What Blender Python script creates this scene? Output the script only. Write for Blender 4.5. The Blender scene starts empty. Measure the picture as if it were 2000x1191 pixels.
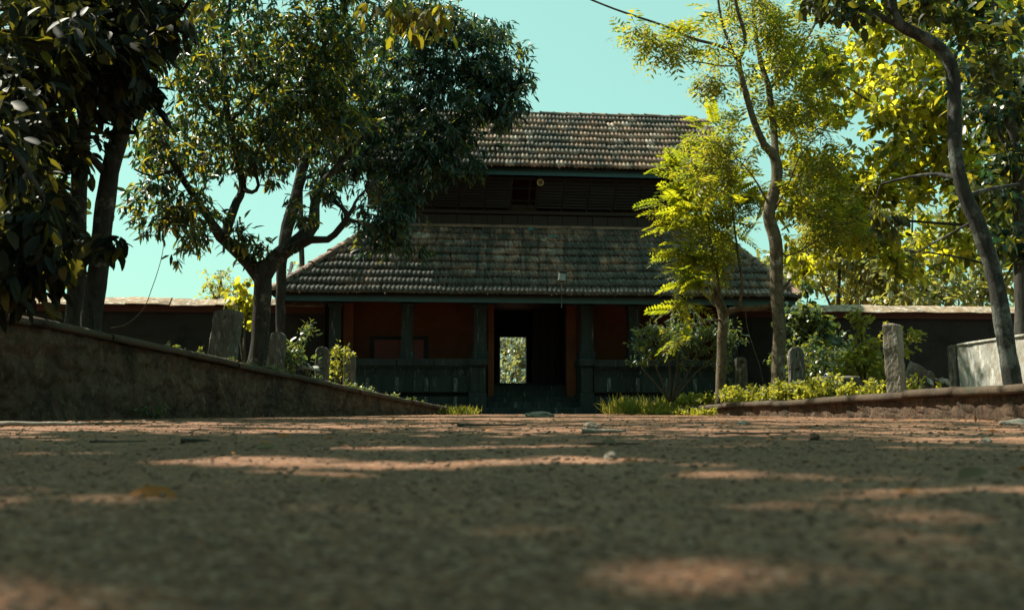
import bpy, math, random
import numpy as np
from mathutils import Vector, Matrix, noise

random.seed(11)
rng = np.random.default_rng(11)
scene = bpy.context.scene
COL = scene.collection
R = math.radians

# ------------------------------------------------------------------ camera
F = 35.0 / 36.0 * 2000.0            # focal length in photo pixels
TH = math.atan(204.5 / F)           # the lens looks up; eye level is photo row 800
CAMZ = 0.12
cam_d = bpy.data.cameras.new('camera')
cam = bpy.data.objects.new('camera', cam_d); COL.objects.link(cam)
cam.location = (0, 0, CAMZ); cam.rotation_euler = (math.pi / 2 + TH, 0, 0)
cam_d.lens = 35; cam_d.sensor_width = 36; cam_d.clip_start = 0.02; cam_d.clip_end = 1500
cam_d.dof.use_dof = True; cam_d.dof.focus_distance = 23; cam_d.dof.aperture_fstop = 4.8
scene.camera = cam

# ------------------------------------------------------------------ sky, sun, exposure
SUN = Vector((-0.52, 0.28, 0.80)).normalized()      # direction towards the sun
world = bpy.data.worlds.new('World'); scene.world = world; world.use_nodes = True
wn = world.node_tree; wn.nodes.clear()
sky = wn.nodes.new('ShaderNodeTexSky'); sky.sky_type = 'NISHITA'; sky.sun_disc = False
sky.sun_elevation = math.asin(SUN.z); sky.sun_rotation = math.atan2(SUN.x, SUN.y)
sky.air_density = 1.0; sky.dust_density = 2.0; sky.ozone_density = 1.0
tint = wn.nodes.new('ShaderNodeMix'); tint.data_type = 'RGBA'; tint.blend_type = 'MULTIPLY'
tint.inputs[0].default_value = 1.0; tint.inputs[7].default_value = (0.66, 1.0, 0.70, 1)   # teal cast of the air
bg = wn.nodes.new('ShaderNodeBackground'); bg.inputs[1].default_value = 0.08
wo = wn.nodes.new('ShaderNodeOutputWorld')
haze = wn.nodes.new('ShaderNodeMix'); haze.data_type = 'RGBA'; haze.inputs[0].default_value = 0.6; haze.inputs[7].default_value = (2.8, 5.3, 4.5, 1)   # even milky haze over the whole sky
wn.links.new(sky.outputs[0], tint.inputs[6]); wn.links.new(tint.outputs[2], haze.inputs[6]); wn.links.new(haze.outputs[2], bg.inputs[0]); wn.links.new(bg.outputs[0], wo.inputs[0])
sun_d = bpy.data.lights.new('sun', 'SUN'); sun_d.energy = 5.0; sun_d.angle = R(0.55); sun_d.color = (1.0, 0.94, 0.78)
sun = bpy.data.objects.new('sun', sun_d); COL.objects.link(sun)
sun.rotation_euler = SUN.to_track_quat('Z', 'Y').to_euler(); sun.location = (-20, 5, 30)
scene.view_settings.view_transform = 'Standard'; scene.view_settings.look = 'None'
scene.view_settings.exposure = 1.2; scene.view_settings.gamma = 1.0
scene.render.engine = 'CYCLES'
cy = scene.cycles
cy.max_bounces = 6; cy.diffuse_bounces = 3; cy.glossy_bounces = 2; cy.transmission_bounces = 4; cy.transparent_max_bounces = 4
cy.caustics_reflective = False; cy.caustics_refractive = False; cy.sample_clamp_indirect = 6
cy.use_denoising = True

# ------------------------------------------------------------------ helpers
CT, ST = math.cos(TH), math.sin(TH)
def at(px, py, Y):
    """world point seen at photo pixel (px, py) that stands Y metres ahead"""
    u = (px - 1000.0) / F; v = (595.5 - py) / F
    y = CT - ST * v; z = ST + CT * v; k = Y / y
    return Vector((u * k, Y, CAMZ + z * k))
def atn(px, py, Y):
    u = (px - 1000.0) / F; v = (595.5 - py) / F
    k = Y / (CT - ST * v)
    return np.stack([u * k, Y + 0 * k, CAMZ + (ST + CT * v) * k], 1)
def m_at(px_len, Y): return px_len * Y / F          # pixels to metres at a distance

class MB:
    def __init__(s): s.v = []; s.f = []
    def add(s, V, Fc):
        b = len(s.v); s.v.extend([tuple(p) for p in V]); s.f.extend([tuple(b + i for i in f) for f in Fc]); return s
    def box(s, x0, x1, y0, y1, z0, z1, M=None, bev=0.0):
        if bev <= 0:
            V = [(x, y, z) for z in (z0, z1) for y in (y0, y1) for x in (x0, x1)]
            Fc = [(0, 2, 3, 1), (4, 5, 7, 6), (0, 1, 5, 4), (2, 6, 7, 3), (0, 4, 6, 2), (1, 3, 7, 5)]
        else:
            b = min(bev, (x1 - x0) * .4, (y1 - y0) * .4, (z1 - z0) * .4)
            V = []
            for z, i in ((z0, b), (z0 + b, 0), (z1 - b, 0), (z1, b)):
                c = b
                xa, xb, ya, yb = x0 + i, x1 - i, y0 + i, y1 - i
                V += [(xa + c, ya, z), (xb - c, ya, z), (xb, ya + c, z), (xb, yb - c, z), (xb - c, yb, z), (xa + c, yb, z), (xa, yb - c, z), (xa, ya + c, z)]
            Fc = [tuple(range(7, -1, -1)), tuple(range(24, 32))]
            for k in range(3):
                for i in range(8):
                    j = (i + 1) % 8; Fc.append((k * 8 + i, k * 8 + j, k * 8 + 8 + j, k * 8 + 8 + i))
        if M is not None: V = [M @ Vector(p) for p in V]
        return s.add(V, Fc)
    def tube(s, P, Rd, n=8, cap=True, rough=0.0, seed=0.0):
        V, Fc = tube(P, Rd, n, cap, rough, seed); return s.add(V, Fc)
    def prism(s, prof, x0, x1):
        """profile of (y, z) points run along x"""
        n = len(prof); V = [(x0, y, z) for y, z in prof] + [(x1, y, z) for y, z in prof]
        Fc = [(i, (i + 1) % n, n + (i + 1) % n, n + i) for i in range(n)] + [tuple(range(n - 1, -1, -1)), tuple(range(n, 2 * n))]
        return s.add(V, Fc)

def tube(P, Rd, n=8, cap=True, rough=0.0, seed=0.0):
    P = np.asarray([tuple(p) for p in P], float); Rd = np.asarray(Rd, float); m = len(P)
    T = np.gradient(P, axis=0); T /= np.linalg.norm(T, axis=1)[:, None] + 1e-9
    ref = np.array([1.0, 0, 0]) if abs(T[0, 0]) < .8 else np.array([0, 1.0, 0])
    A = np.cross(T[0], ref); A /= np.linalg.norm(A)
    V = []; ang = np.arange(n) * 2 * math.pi / n
    for i in range(m):
        A = A - T[i] * A.dot(T[i]); A /= np.linalg.norm(A) + 1e-9
        B = np.cross(T[i], A)
        r = np.full(n, Rd[i])
        if rough:
            for k in range(n):
                q = P[i] * 2.2 + (A * math.cos(ang[k]) + B * math.sin(ang[k])) * .8 + seed
                r[k] *= 1 + rough * noise.noise(Vector(q)) + rough * .5 * noise.noise(Vector(q * 3.1))
        V.append(P[i] + np.outer(np.cos(ang) * r, A) + np.outer(np.sin(ang) * r, B))
    V = np.concatenate(V)
    Fc = [(i * n + k, i * n + (k + 1) % n, (i + 1) * n + (k + 1) % n, (i + 1) * n + k) for i in range(m - 1) for k in range(n)]
    if cap: Fc += [tuple(range(n - 1, -1, -1)), tuple(range((m - 1) * n, m * n))]
    return V, Fc

def spline(P, Rd, step=0.18):
    """Catmull-Rom through the points, radii carried along"""
    P = [np.array(tuple(p), float) for p in P]; out, rr = [], []
    for i in range(len(P) - 1):
        a = P[max(i - 1, 0)]; b = P[i]; c = P[i + 1]; d = P[min(i + 2, len(P) - 1)]
        k = max(2, int(np.linalg.norm(c - b) / step))
        for j in range(k):
            t = j / k
            out.append(.5 * (2 * b + (c - a) * t + (2 * a - 5 * b + 4 * c - d) * t * t + (3 * b - a - 3 * c + d) * t ** 3))
            rr.append(Rd[i] + (Rd[i + 1] - Rd[i]) * t)
    out.append(P[-1]); rr.append(Rd[-1])
    return np.array(out), np.array(rr)

def link(name, me, mat, parent=None, smooth=False, M=None):
    o = bpy.data.objects.new(name, me); COL.objects.link(o)
    if mat is not None and len(me.materials) == 0: me.materials.append(mat)
    if parent is not None: o.parent = parent
    if M is not None: o.matrix_basis = M
    if smooth and me.polygons: me.polygons.foreach_set('use_smooth', np.ones(len(me.polygons), bool))
    return o
def build(name, mb, mat, parent=None, smooth=False, M=None):
    me = bpy.data.meshes.new(name); me.from_pydata(mb.v, [], mb.f); me.update()
    return link(name, me, mat, parent, smooth, M)
def mesh_np(name, V, Fc, rnd=None, attr='rnd'):
    """V (n,3), Fc (m,k) arrays"""
    V = np.asarray(V, np.float32); Fc = np.asarray(Fc, np.int32); k = Fc.shape[1]
    me = bpy.data.meshes.new(name)
    me.vertices.add(len(V)); me.vertices.foreach_set('co', V.ravel())
    me.loops.add(Fc.size); me.loops.foreach_set('vertex_index', Fc.ravel())
    me.polygons.add(len(Fc)); me.polygons.foreach_set('loop_start', np.arange(len(Fc), dtype=np.int32) * k)
    try: me.polygons.foreach_set('loop_total', np.full(len(Fc), k, np.int32))
    except Exception: pass
    me.update(calc_edges=True)
    if rnd is not None:
        a = me.attributes.new(attr, 'FLOAT', 'POINT'); a.data.foreach_set('value', np.asarray(rnd, np.float32))
    return me
def empty(name, loc=(0, 0, 0), rz=0.0):
    o = bpy.data.objects.new(name, None); COL.objects.link(o); o.location = loc; o.rotation_euler = (0, 0, rz); o.empty_display_size = .2
    return o
def tag(o, label=None, cat=None, group=None, kind=None):
    if label: o['label'] = label
    if cat: o['category'] = cat
    if group: o['group'] = group
    if kind: o['kind'] = kind
    return o
def keep(child, parent):
    """parent a mesh given in world coordinates under an unrotated empty"""
    child.parent = parent; child.location = (-parent.location.x, -parent.location.y, -parent.location.z); return child

# ------------------------------------------------------------------ materials
def mat_new(name):
    m = bpy.data.materials.new(name); m.use_nodes = True; nt = m.node_tree; nt.nodes.clear()
    out = nt.nodes.new('ShaderNodeOutputMaterial'); return m, nt, out
def node(nt, t, **kw):
    n = nt.nodes.new(t)
    for k, v in kw.items(): setattr(n, k, v)
    return n
def ramp(nt, fac, stops):
    r = node(nt, 'ShaderNodeValToRGB'); e = r.color_ramp.elements
    while len(e) < len(stops): e.new(.5)
    for el, (p, c) in zip(e, stops): el.position = p; el.color = (*c, 1)
    nt.links.new(fac, r.inputs[0]); return r.outputs[0]
def noise_n(nt, vec, scale, detail=6, rough=.6, dist=0.0):
    n = node(nt, 'ShaderNodeTexNoise'); n.inputs['Scale'].default_value = scale; n.inputs['Detail'].default_value = detail
    n.inputs['Roughness'].default_value = rough; n.inputs['Distortion'].default_value = dist; nt.links.new(vec, n.inputs['Vector']); return n.outputs[0]
def mixc(nt, fac, a, b, mode='MIX'):
    n = node(nt, 'ShaderNodeMix', data_type='RGBA', blend_type=mode)
    for s, i in ((fac, 0), (a, 6), (b, 7)):
        if hasattr(s, 'links'): nt.links.new(s, n.inputs[i])
        elif i == 0: n.inputs[0].default_value = s
        else: n.inputs[i].default_value = (*s, 1)
    return n.outputs[2]
def maprange(nt, v, a, b, c=0.0, d=1.0):
    n = node(nt, 'ShaderNodeMapRange'); nt.links.new(v, n.inputs[0])
    for i, x in enumerate((a, b, c, d)): n.inputs[1 + i].default_value = x
    return n.outputs[0]
def bump(nt, h, strength=.5, dist=.02, prev=None):
    b = node(nt, 'ShaderNodeBump'); b.inputs['Strength'].default_value = strength; b.inputs['Distance'].default_value = dist
    nt.links.new(h, b.inputs['Height'])
    if prev is not None: nt.links.new(prev, b.inputs['Normal'])
    return b.outputs[0]
def coords(nt, sx=1, sy=1, sz=1, world=True):
    if world: v = node(nt, 'ShaderNodeNewGeometry').outputs['Position']
    else: v = node(nt, 'ShaderNodeTexCoord').outputs['Object']
    mp = node(nt, 'ShaderNodeMapping'); mp.inputs['Scale'].default_value = (sx, sy, sz); nt.links.new(v, mp.inputs[0]); return mp.outputs[0]
def finish(nt, out, col, rough=.85, normal=None, spec=.3, metal=0.0):
    p = node(nt, 'ShaderNodeBsdfPrincipled')
    if hasattr(col, 'links'): nt.links.new(col, p.inputs['Base Color'])
    else: p.inputs['Base Color'].default_value = (*col, 1)
    if hasattr(rough, 'links'): nt.links.new(rough, p.inputs['Roughness'])
    else: p.inputs['Roughness'].default_value = rough
    p.inputs['Specular IOR Level'].default_value = spec; p.inputs['Metallic'].default_value = metal
    if normal is not None: nt.links.new(normal, p.inputs['Normal'])
    nt.links.new(p.outputs[0], out.inputs[0]); return p

def mat_weathered(name, base, dark, pale, scale=2.0, stretch=(1, 1, 1), bump_s=.6, bump_d=.03, pale_at=.62, fine=40, moss=None, rough=.9, spec=.2):
    m, nt, out = mat_new(name)
    v = coords(nt, *stretch)
    n1 = noise_n(nt, v, scale, 8, .65, .4); n2 = noise_n(nt, v, scale * 4.3, 8, .7); n3 = noise_n(nt, v, fine, 5, .6)
    c = ramp(nt, n1, [(.3, dark), (.52, base), (.75, tuple(x * 1.15 for x in base))])
    c = mixc(nt, maprange(nt, n2, pale_at, pale_at + .12), c, pale)
    if moss is not None:
        n4 = noise_n(nt, v, scale * 1.7, 7, .7, .6); c = mixc(nt, maprange(nt, n4, .5, .66, 0, .8), c, moss)
    c = mixc(nt, maprange(nt, n3, .3, .7, 0, .5), c, dark)
    nb = bump(nt, n2, bump_s, bump_d); nb = bump(nt, n3, bump_s * .7, bump_d * .25, nb)
    finish(nt, out, c, rough, nb, spec); return m

def mat_tile(name, by_object, moss=.44, low=None):
    """clay tile: each one fired and weathered its own way"""
    m, nt, out = mat_new(name)
    if by_object: rnd = node(nt, 'ShaderNodeObjectInfo').outputs['Random']
    else: rnd = node(nt, 'ShaderNodeAttribute', attribute_name='rnd').outputs['Fac']
    v = coords(nt)
    big = noise_n(nt, v, .55, 5, .6)
    if low:
        sp = node(nt, 'ShaderNodeSeparateXYZ'); nt.links.new(node(nt, 'ShaderNodeNewGeometry').outputs['Position'], sp.inputs[0])
        ad = node(nt, 'ShaderNodeMath', operation='ADD'); nt.links.new(big, ad.inputs[0]); nt.links.new(maprange(nt, sp.outputs[2], low[0], low[1], .10, -.12), ad.inputs[1]); big = ad.outputs[0]     # moss likes the wet lower courses
    mid = noise_n(nt, v, 3.5, 7, .7); fine = noise_n(nt, v, 26, 6, .7)
    c = ramp(nt, rnd, [(0, (.09, .06, .045)), (.25, (.20, .105, .068)), (.55, (.28, .145, .092)), (.82, (.35, .20, .135)), (1, (.46, .35, .28))])
    c = mixc(nt, maprange(nt, big, moss, moss + .16, 0, .85), c, (.03, .038, .034))
    c = mixc(nt, maprange(nt, mid, moss + .06, moss + .22, 0, .8), c, (.032, .034, .030))
    c = mixc(nt, maprange(nt, fine, .55, .66, 0, .85), c, (.50, .47, .41))
    stk = noise_n(nt, coords(nt, 3.2, .35, .35), 1.6, 6, .65, .3)
    c = mixc(nt, maprange(nt, stk, moss + .10, moss + .22, 0, .75), c, (.028, .034, .028))
    nb = bump(nt, fine, .5, .012)
    finish(nt, out, c, .8, nb, .3); return m

def mat_bark(name, a, b, pale, sc=6, str_z=.35, bs=.9, bd=.03, lichen=.62):
    m, nt, out = mat_new(name); v = coords(nt, 1, 1, str_z)
    n1 = noise_n(nt, v, sc, 8, .7, .8); n2 = noise_n(nt, v, sc * 5, 6, .7); n3 = noise_n(nt, coords(nt), 2.6, 7, .7)
    c = ramp(nt, n1, [(.32, a), (.6, b)]); c = mixc(nt, maprange(nt, n3, lichen, lichen + .08, 0, .8), c, pale)
    c = mixc(nt, maprange(nt, n2, .3, .6, .35, 0), c, a)
    nb = bump(nt, n1, bs, bd); nb = bump(nt, n2, bs * .6, bd * .3, nb)
    finish(nt, out, c, .9, nb, .2); return m

def mat_leaf(name, refl, trans, tfac=.45, rough=.42, spec=.45):
    """refl / trans: lists of colours chosen leaf by leaf"""
    m, nt, out = mat_new(name)
    at_ = node(nt, 'ShaderNodeAttribute', attribute_name='rnd').outputs['Fac']; ob = node(nt, 'ShaderNodeObjectInfo').outputs['Random']
    s = node(nt, 'ShaderNodeMath', operation='ADD'); nt.links.new(at_, s.inputs[0]); nt.links.new(ob, s.inputs[1])
    f = node(nt, 'ShaderNodeMath', operation='FRACT'); nt.links.new(s.outputs[0], f.inputs[0]); r = f.outputs[0]
    st = lambda cs: [(i / max(1, len(cs) - 1), c) for i, c in enumerate(cs)]
    c1 = ramp(nt, r, st(refl)); c2 = ramp(nt, r, st(trans))
    blot = noise_n(nt, coords(nt), 30, 4, .6)
    c1 = mixc(nt, maprange(nt, blot, .55, .75, 0, .35), c1, (.05, .045, .02))
    p = node(nt, 'ShaderNodeBsdfPrincipled'); nt.links.new(c1, p.inputs['Base Color']); p.inputs['Roughness'].default_value = rough; p.inputs['Specular IOR Level'].default_value = spec
    t = node(nt, 'ShaderNodeBsdfTranslucent'); nt.links.new(c2, t.inputs[0])
    mx = node(nt, 'ShaderNodeMixShader'); mx.inputs[0].default_value = tfac
    nt.links.new(p.outputs[0], mx.inputs[1]); nt.links.new(t.outputs[0], mx.inputs[2]); nt.links.new(mx.outputs[0], out.inputs[0]); return m

def mat_earth():
    m, nt, out = mat_new('packed_earth'); v = coords(nt)
    a = noise_n(nt, v, .7, 6, .6); b = noise_n(nt, v, 7, 8, .7); g = noise_n(nt, v, 60, 6, .7); h = noise_n(nt, v, 300, 3, .6)
    c = ramp(nt, a, [(.34, (.125, .058, .033)), (.50, (.21, .100, .055)), (.66, (.26, .140, .083))])
    pt = noise_n(nt, coords(nt, 1.0, .45, 1), 1.6, 5, .65, .8)
    c = mixc(nt, maprange(nt, pt, .50, .62, 0, .55), c, (.095, .050, .032))
    c = mixc(nt, maprange(nt, b, .48, .68, 0, .7), c, (.10, .050, .031))
    vo = node(nt, 'ShaderNodeTexVoronoi'); vo.inputs['Scale'].default_value = 130; nt.links.new(v, vo.inputs['Vector'])
    sepc = node(nt, 'ShaderNodeSeparateColor'); nt.links.new(vo.outputs['Color'], sepc.inputs[0])
    c = mixc(nt, maprange(nt, sepc.outputs[0], .70, .86, 0, .8), c, (.30, .185, .125))
    c = mixc(nt, maprange(nt, sepc.outputs[1], .75, .9, 0, .7), c, (.04, .032, .026))
    c = mixc(nt, maprange(nt, g, .52, .7, 0, .6), c, (.06, .036, .026))
    nb = bump(nt, b, .35, .02); nb = bump(nt, vo.outputs['Distance'], .5, .006, nb); nb = bump(nt, h, .5, .003, nb)
    finish(nt, out, c, .95, nb, .15); return m

def mat_plain(name, col, rough=.6, spec=.4, metal=0.0, var=.35, sc=6, bs=.25):
    m, nt, out = mat_new(name); v = coords(nt)
    n = noise_n(nt, v, sc, 7, .7); n2 = noise_n(nt, v, sc * 7, 5, .6)
    c = mixc(nt, maprange(nt, n, .35, .7, 0, var), col, tuple(x * .35 for x in col)); c = mixc(nt, maprange(nt, n2, .55, .75, 0, var * .6), c, tuple(min(1, x * 1.5 + .01) for x in col))
    finish(nt, out, c, rough, bump(nt, n2, bs, .006), spec, metal); return m

M = {}
M['earth'] = mat_earth()
M['bank'] = mat_weathered('bank_soil', (.16, .11, .07), (.06, .045, .03), (.22, .17, .11), 1.5)
M['laterite'] = mat_weathered('laterite_plaster', (.14, .088, .057), (.017, .013, .010), (.27, .20, .145), 2.6, (1, 1, .6), 1.0, .09, .57, 22, (.05, .048, .028))
M['coping'] = mat_weathered('retaining_coping', (.085, .058, .038), (.022, .018, .014), (.17, .14, .105), 2.2, (1, 1, 1), .8, .03, .6, 50, (.055, .062, .04))
M['granite'] = mat_weathered('old_granite', (.12, .105, .088), (.035, .032, .028), (.36, .34, .30), 5.0, (1, 1, .35), .9, .03, .54, 38, (.05, .05, .038))
M['lit_granite'] = mat_weathered('lit_granite', (.24, .20, .155), (.10, .085, .065), (.42, .39, .34), 4.0, (1, 1, .35), .9, .03, .54, 38, (.12, .11, .08))  # lighter granite copy that gives one post its sunlit look
M['plinth'] = mat_weathered('plinth_stone', (.024, .033, .032), (.009, .013, .013), (.16, .20, .19), 2.0, (1.6, 1.6, .16), .6, .02, .58, 55)  # teal cast and darkness of the shade put into the stone colour
M['limed'] = mat_weathered('lime_streaked_stone', (.05, .06, .057), (.015, .02, .02), (.24, .27, .255), 3.0, (2, 2, .3), .6, .02, .50, 60)
M['red'] = mat_weathered('red_oxide_plaster', (.125, .044, .019), (.07, .027, .013), (.16, .06, .028), 1.2, (1, 1, 1), .25, .01, .66, 30)
M['wallcap'] = mat_weathered('lime_coping', (.36, .25, .165), (.10, .07, .05), (.62, .58, .50), 2.2, (.7, 1, 1), .5, .02, .5, 22, (.28, .16, .09))  # dark blotches also stand in for dappled shade on the coping
M['compound'] = mat_weathered('dark_laterite', (.024, .020, .018), (.010, .009, .008), (.055, .047, .04), 1.4, (1, 1, 1), 1.0, .05, .62, 25)  # base colour taken near black so the shaded walls read dark
M['redband'] = mat_plain('faded_red_band', (.06, .022, .016), .9, .2)
M['limewash'] = mat_weathered('limewashed_wall', (.36, .36, .33), (.15, .125, .09), (.60, .60, .56), 2.4, (1, 1, .6), .8, .03, .52, 26, (.25, .17, .095))
M['tile'] = mat_tile('clay_tile', True); M['tile_f'] = mat_tile('clay_tile_field', False); M['tile_m'] = mat_tile('mossy_tile', True, .37, (3.6, 5.8)); M['tile_mf'] = mat_tile('mossy_tile_field', False, .37, (3.6, 5.8))
M['deck'] = mat_plain('roof_boarding', (.05, .036, .027), .9, .2)
M['fascia'] = mat_plain('teal_painted_board', (.012, .06, .068), .5, .45, 0, .5, 3)
M['wood'] = mat_plain('dark_timber', (.015, .012, .010), .7, .3, 0, .5, 5)
M['slat'] = mat_plain('louvre_timber', (.022, .017, .015), .65, .35, 0, .5, 7)
M['plank'] = mat_plain('band_plank', (.042, .031, .026), .8, .25, 0, .45, 4)
M['mortar'] = mat_weathered('mortar_fillet', (.30, .19, .13), (.09, .06, .045), (.30, .22, .16), 3, (1, 1, 1), .6, .02)
M['brass'] = mat_plain('dull_brass', (.42, .34, .14), .45, .5, .3, .4, 20)
M['darkred'] = mat_plain('dark_red_paint', (.16, .03, .02), .6, .4)
M['metal'] = mat_plain('grey_metal', (.12, .13, .13), .45, .5, .5)
M['glass'] = mat_plain('lamp_glass', (.20, .20, .18), .2, .6, 0, .2)
M['sheet'] = mat_plain('faded_teal_sheet', (.10, .23, .22), .6, .4, 0, .4, 12)
M['black'] = mat_plain('sooty_black', (.012, .012, .012), .9, .1)
M['bark_mango'] = mat_bark('bark_dark', (.010, .009, .008), (.048, .040, .031), (.19, .17, .135), 9, .3, 1, .06, .56)
M['bark_bent'] = mat_bark('bark_mottled', (.014, .014, .013), (.06, .058, .05), (.17, .18, .16), 13, .35, 1, .06, .50)
M['bark_pale'] = mat_bark('bark_pale', (.035, .028, .018), (.14, .11, .068), (.34, .31, .25), 12, .6, .9, .03, .56)
M['bark_grey'] = mat_bark('bark_grey', (.018, .017, .015), (.075, .070, .058), (.21, .20, .17), 11, .28, 1, .05, .57)
M['twig'] = mat_bark('twig_bark', (.04, .034, .025), (.10, .085, .06), (.16, .15, .12), 12, .6)
G = lambda *c: list(c)
M['lf_mango'] = mat_leaf('leaf_mango', G((.007, .024, .020), (.012, .034, .026), (.020, .046, .024), (.06, .07, .018)), G((.012, .05, .022), (.03, .085, .02), (.12, .15, .015), (.75, .58, .03)), .45, .36, .5)  # dark and bright leaf tones carry the crown's shade and sun flecks
M['lf_mango2'] = mat_leaf('leaf_mango_cool', G((.006, .022, .020), (.010, .032, .027), (.018, .044, .028), (.034, .052, .018)), G((.01, .045, .024), (.02, .07, .026), (.07, .11, .02), (.35, .30, .02)), .40, .34, .55)
M['lf_shaded'] = mat_leaf('leaf_broad_shaded', G((.005, .009, .007), (.008, .013, .008), (.012, .016, .008), (.022, .024, .009)), G((.008, .012, .004), (.014, .018, .004), (.03, .03, .006), (.26, .22, .016)), .4, .55, .25)  # leaf colours taken near black for shade from the canopy above
M['lf_teak'] = mat_leaf('leaf_broad_yellow', G((.025, .045, .022), (.06, .08, .022), (.10, .11, .024), (.15, .15, .03), (.03, .05, .03)), G((.10, .13, .012), (.40, .40, .015), (.66, .62, .02), (.85, .76, .05), (.20, .20, .015)), .6, .42, .4)
M['lf_bent'] = mat_leaf('leaf_bent_tree', G((.016, .03, .018), (.03, .042, .018), (.06, .06, .02)), G((.05, .07, .012), (.12, .12, .014), (.40, .34, .02)), .45, .45, .4)
M['lf_neem'] = mat_leaf('leaf_fine', G((.04, .07, .024), (.075, .095, .022), (.12, .12, .025)), G((.16, .24, .03), (.42, .40, .02), (.58, .48, .03)), .5, .45, .35)
M['lf_frond'] = mat_leaf('leaf_frond', G((.035, .06, .018), (.07, .10, .018), (.11, .13, .02), (.15, .145, .02)), G((.12, .17, .012), (.34, .38, .012), (.52, .52, .015), (.68, .60, .02)), .52, .45, .35)
M['lf_shrub'] = mat_leaf('leaf_shrub', G((.03, .065, .045), (.05, .085, .05), (.09, .105, .03)), G((.08, .15, .04), (.18, .22, .03), (.40, .36, .03)), .4, .35, .5)
M['lf_weed'] = mat_leaf('leaf_weed', G((.08, .11, .025), (.13, .15, .03), (.20, .19, .05)), G((.35, .36, .03), (.50, .46, .03), (.60, .54, .06)), .45, .5, .3)
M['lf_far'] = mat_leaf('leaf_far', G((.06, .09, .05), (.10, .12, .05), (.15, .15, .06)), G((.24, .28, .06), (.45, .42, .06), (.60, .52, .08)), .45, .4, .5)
M['lf_olive'] = mat_leaf('leaf_olive', G((.05, .045, .012), (.07, .06, .014), (.09, .08, .016)), G((.12, .09, .01), (.22, .17, .012), (.45, .40, .02)), .5, .5, .3)
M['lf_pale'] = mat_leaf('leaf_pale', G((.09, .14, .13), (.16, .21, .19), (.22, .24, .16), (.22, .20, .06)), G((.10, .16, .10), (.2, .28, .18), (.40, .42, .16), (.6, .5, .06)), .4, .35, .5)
M['lf_dry'] = mat_leaf('leaf_dry', G((.22, .08, .022), (.34, .13, .03), (.10, .06, .035), (.20, .15, .08)), G((.20, .08, .02), (.3, .12, .03), (.1, .06, .03), (.2, .14, .06)), .2, .7, .2)
M['grass'] = mat_leaf('grass_blade', G((.10, .13, .03), (.16, .17, .04), (.24, .20, .07)), G((.35, .38, .03), (.5, .46, .04), (.5, .42, .08)), .4, .5, .3)
M['pebble'] = mat_weathered('pebble_stone', (.20, .115, .075), (.11, .07, .05), (.36, .25, .18), 14, (1, 1, 1), .4, .004, .55, 200)
M['stone'] = mat_weathered('field_stone', (.23, .20, .16), (.09, .08, .065), (.42, .38, .32), 8, (1, 1, 1), .7, .01, .55, 90)
M['wire'] = mat_plain('pale_creeper_stem', (.16, .13, .085), .8, .2)

# ------------------------------------------------------------------ ground and banks
def lerp(a, b, t): return a + (b - a) * t
def wall_line(pts):
    """pts: (px of base, distance, height) -> arrays along the line"""
    return [(at(px, 810, Y).x, Y, h) for px, Y, h in pts]
LW = [(-6.9, 6.2, 1.62), (-6.3, 8.6, 1.45)] + [(-5.72, 11.0, 1.29), (-4.4, 15.5, .97), (-3.42, 18.7, .60), (-2.55, 21.7, .33), (-1.6, 25.0, .14)]
RW = [(5.7, -9.0, .46), (5.55, 8.0, .44), (5.45, 10.6, .40), (5.02, 14.2, .345), (4.6, 17.4, .28), (4.15, 21.2, .235), (3.7, 25.0, .18)]
def straight_top(x, Y):
    px = 1000 + F * x / Y
    for _ in range(12):
        p = at(px, 604 + .2185 * px, Y); px += (x - p.x) * F / Y
    return (x, Y, max(.12, p.z))
LW = [straight_top(lerp(-5.72, -1.6, t), lerp(11.0, 25.0, t)) for t in (-.3, -.2, 0, .15, .3, .45, .6, .75, .88, 1.0)]
LW = [(-11.0, -9.0, 1.9), (-8.6, 1.0, 1.75)] + LW
def wall_at(W, y):
    ys = [w[1] for w in W]; return np.interp(y, ys, [w[0] for w in W]), np.interp(y, ys, [w[2] for w in W])

def gz(x, y):
    n = noise.noise(Vector((x * .5, y * .5, 0))) * .012 + noise.noise(Vector((x * 2.3, y * 2.3, 3))) * .008 + noise.noise(Vector((x * 9, y * 9, 7))) * .0045
    if y < 10: n += noise.noise(Vector((x * 21, y * 21, 9))) * .0022 + noise.noise(Vector((x * 57, y * 57, 2))) * .0024 + noise.noise(Vector((x * 130, y * 130, 4))) * .0012
    return n * min(1, max(0, (60 - abs(y)) / 30))
ys = np.concatenate([np.array([-200, -90, -40, -18, -8, -4, -2, -1, -.4, 0]), np.geomspace(.3, 32, 330), np.array([36, 42, 50, 65, 90, 140, 260, 500])])
uu = np.linspace(-1, 1, 231)
V = []
for y in ys:
    w = max(.9, abs(y) * .62 + .4) if y < 36 else y
    for u in uu:
        x = u * w * 1.0
        if abs(u) > .9: x = math.copysign(w * .9 + ((abs(u) - .9) / .1) ** 2 * 600, u)
        V.append((x, y, gz(x, y)))
nc = len(uu); Fg = [(j * nc + i, j * nc + i + 1, (j + 1) * nc + i + 1, (j + 1) * nc + i) for j in range(len(ys) - 1) for i in range(nc - 1)]
gm = mesh_np('ground', V, Fg); ground = link('ground', gm, M['earth'], None, True); tag(ground, 'packed reddish earth of the path and yard', kind='structure')

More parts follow.
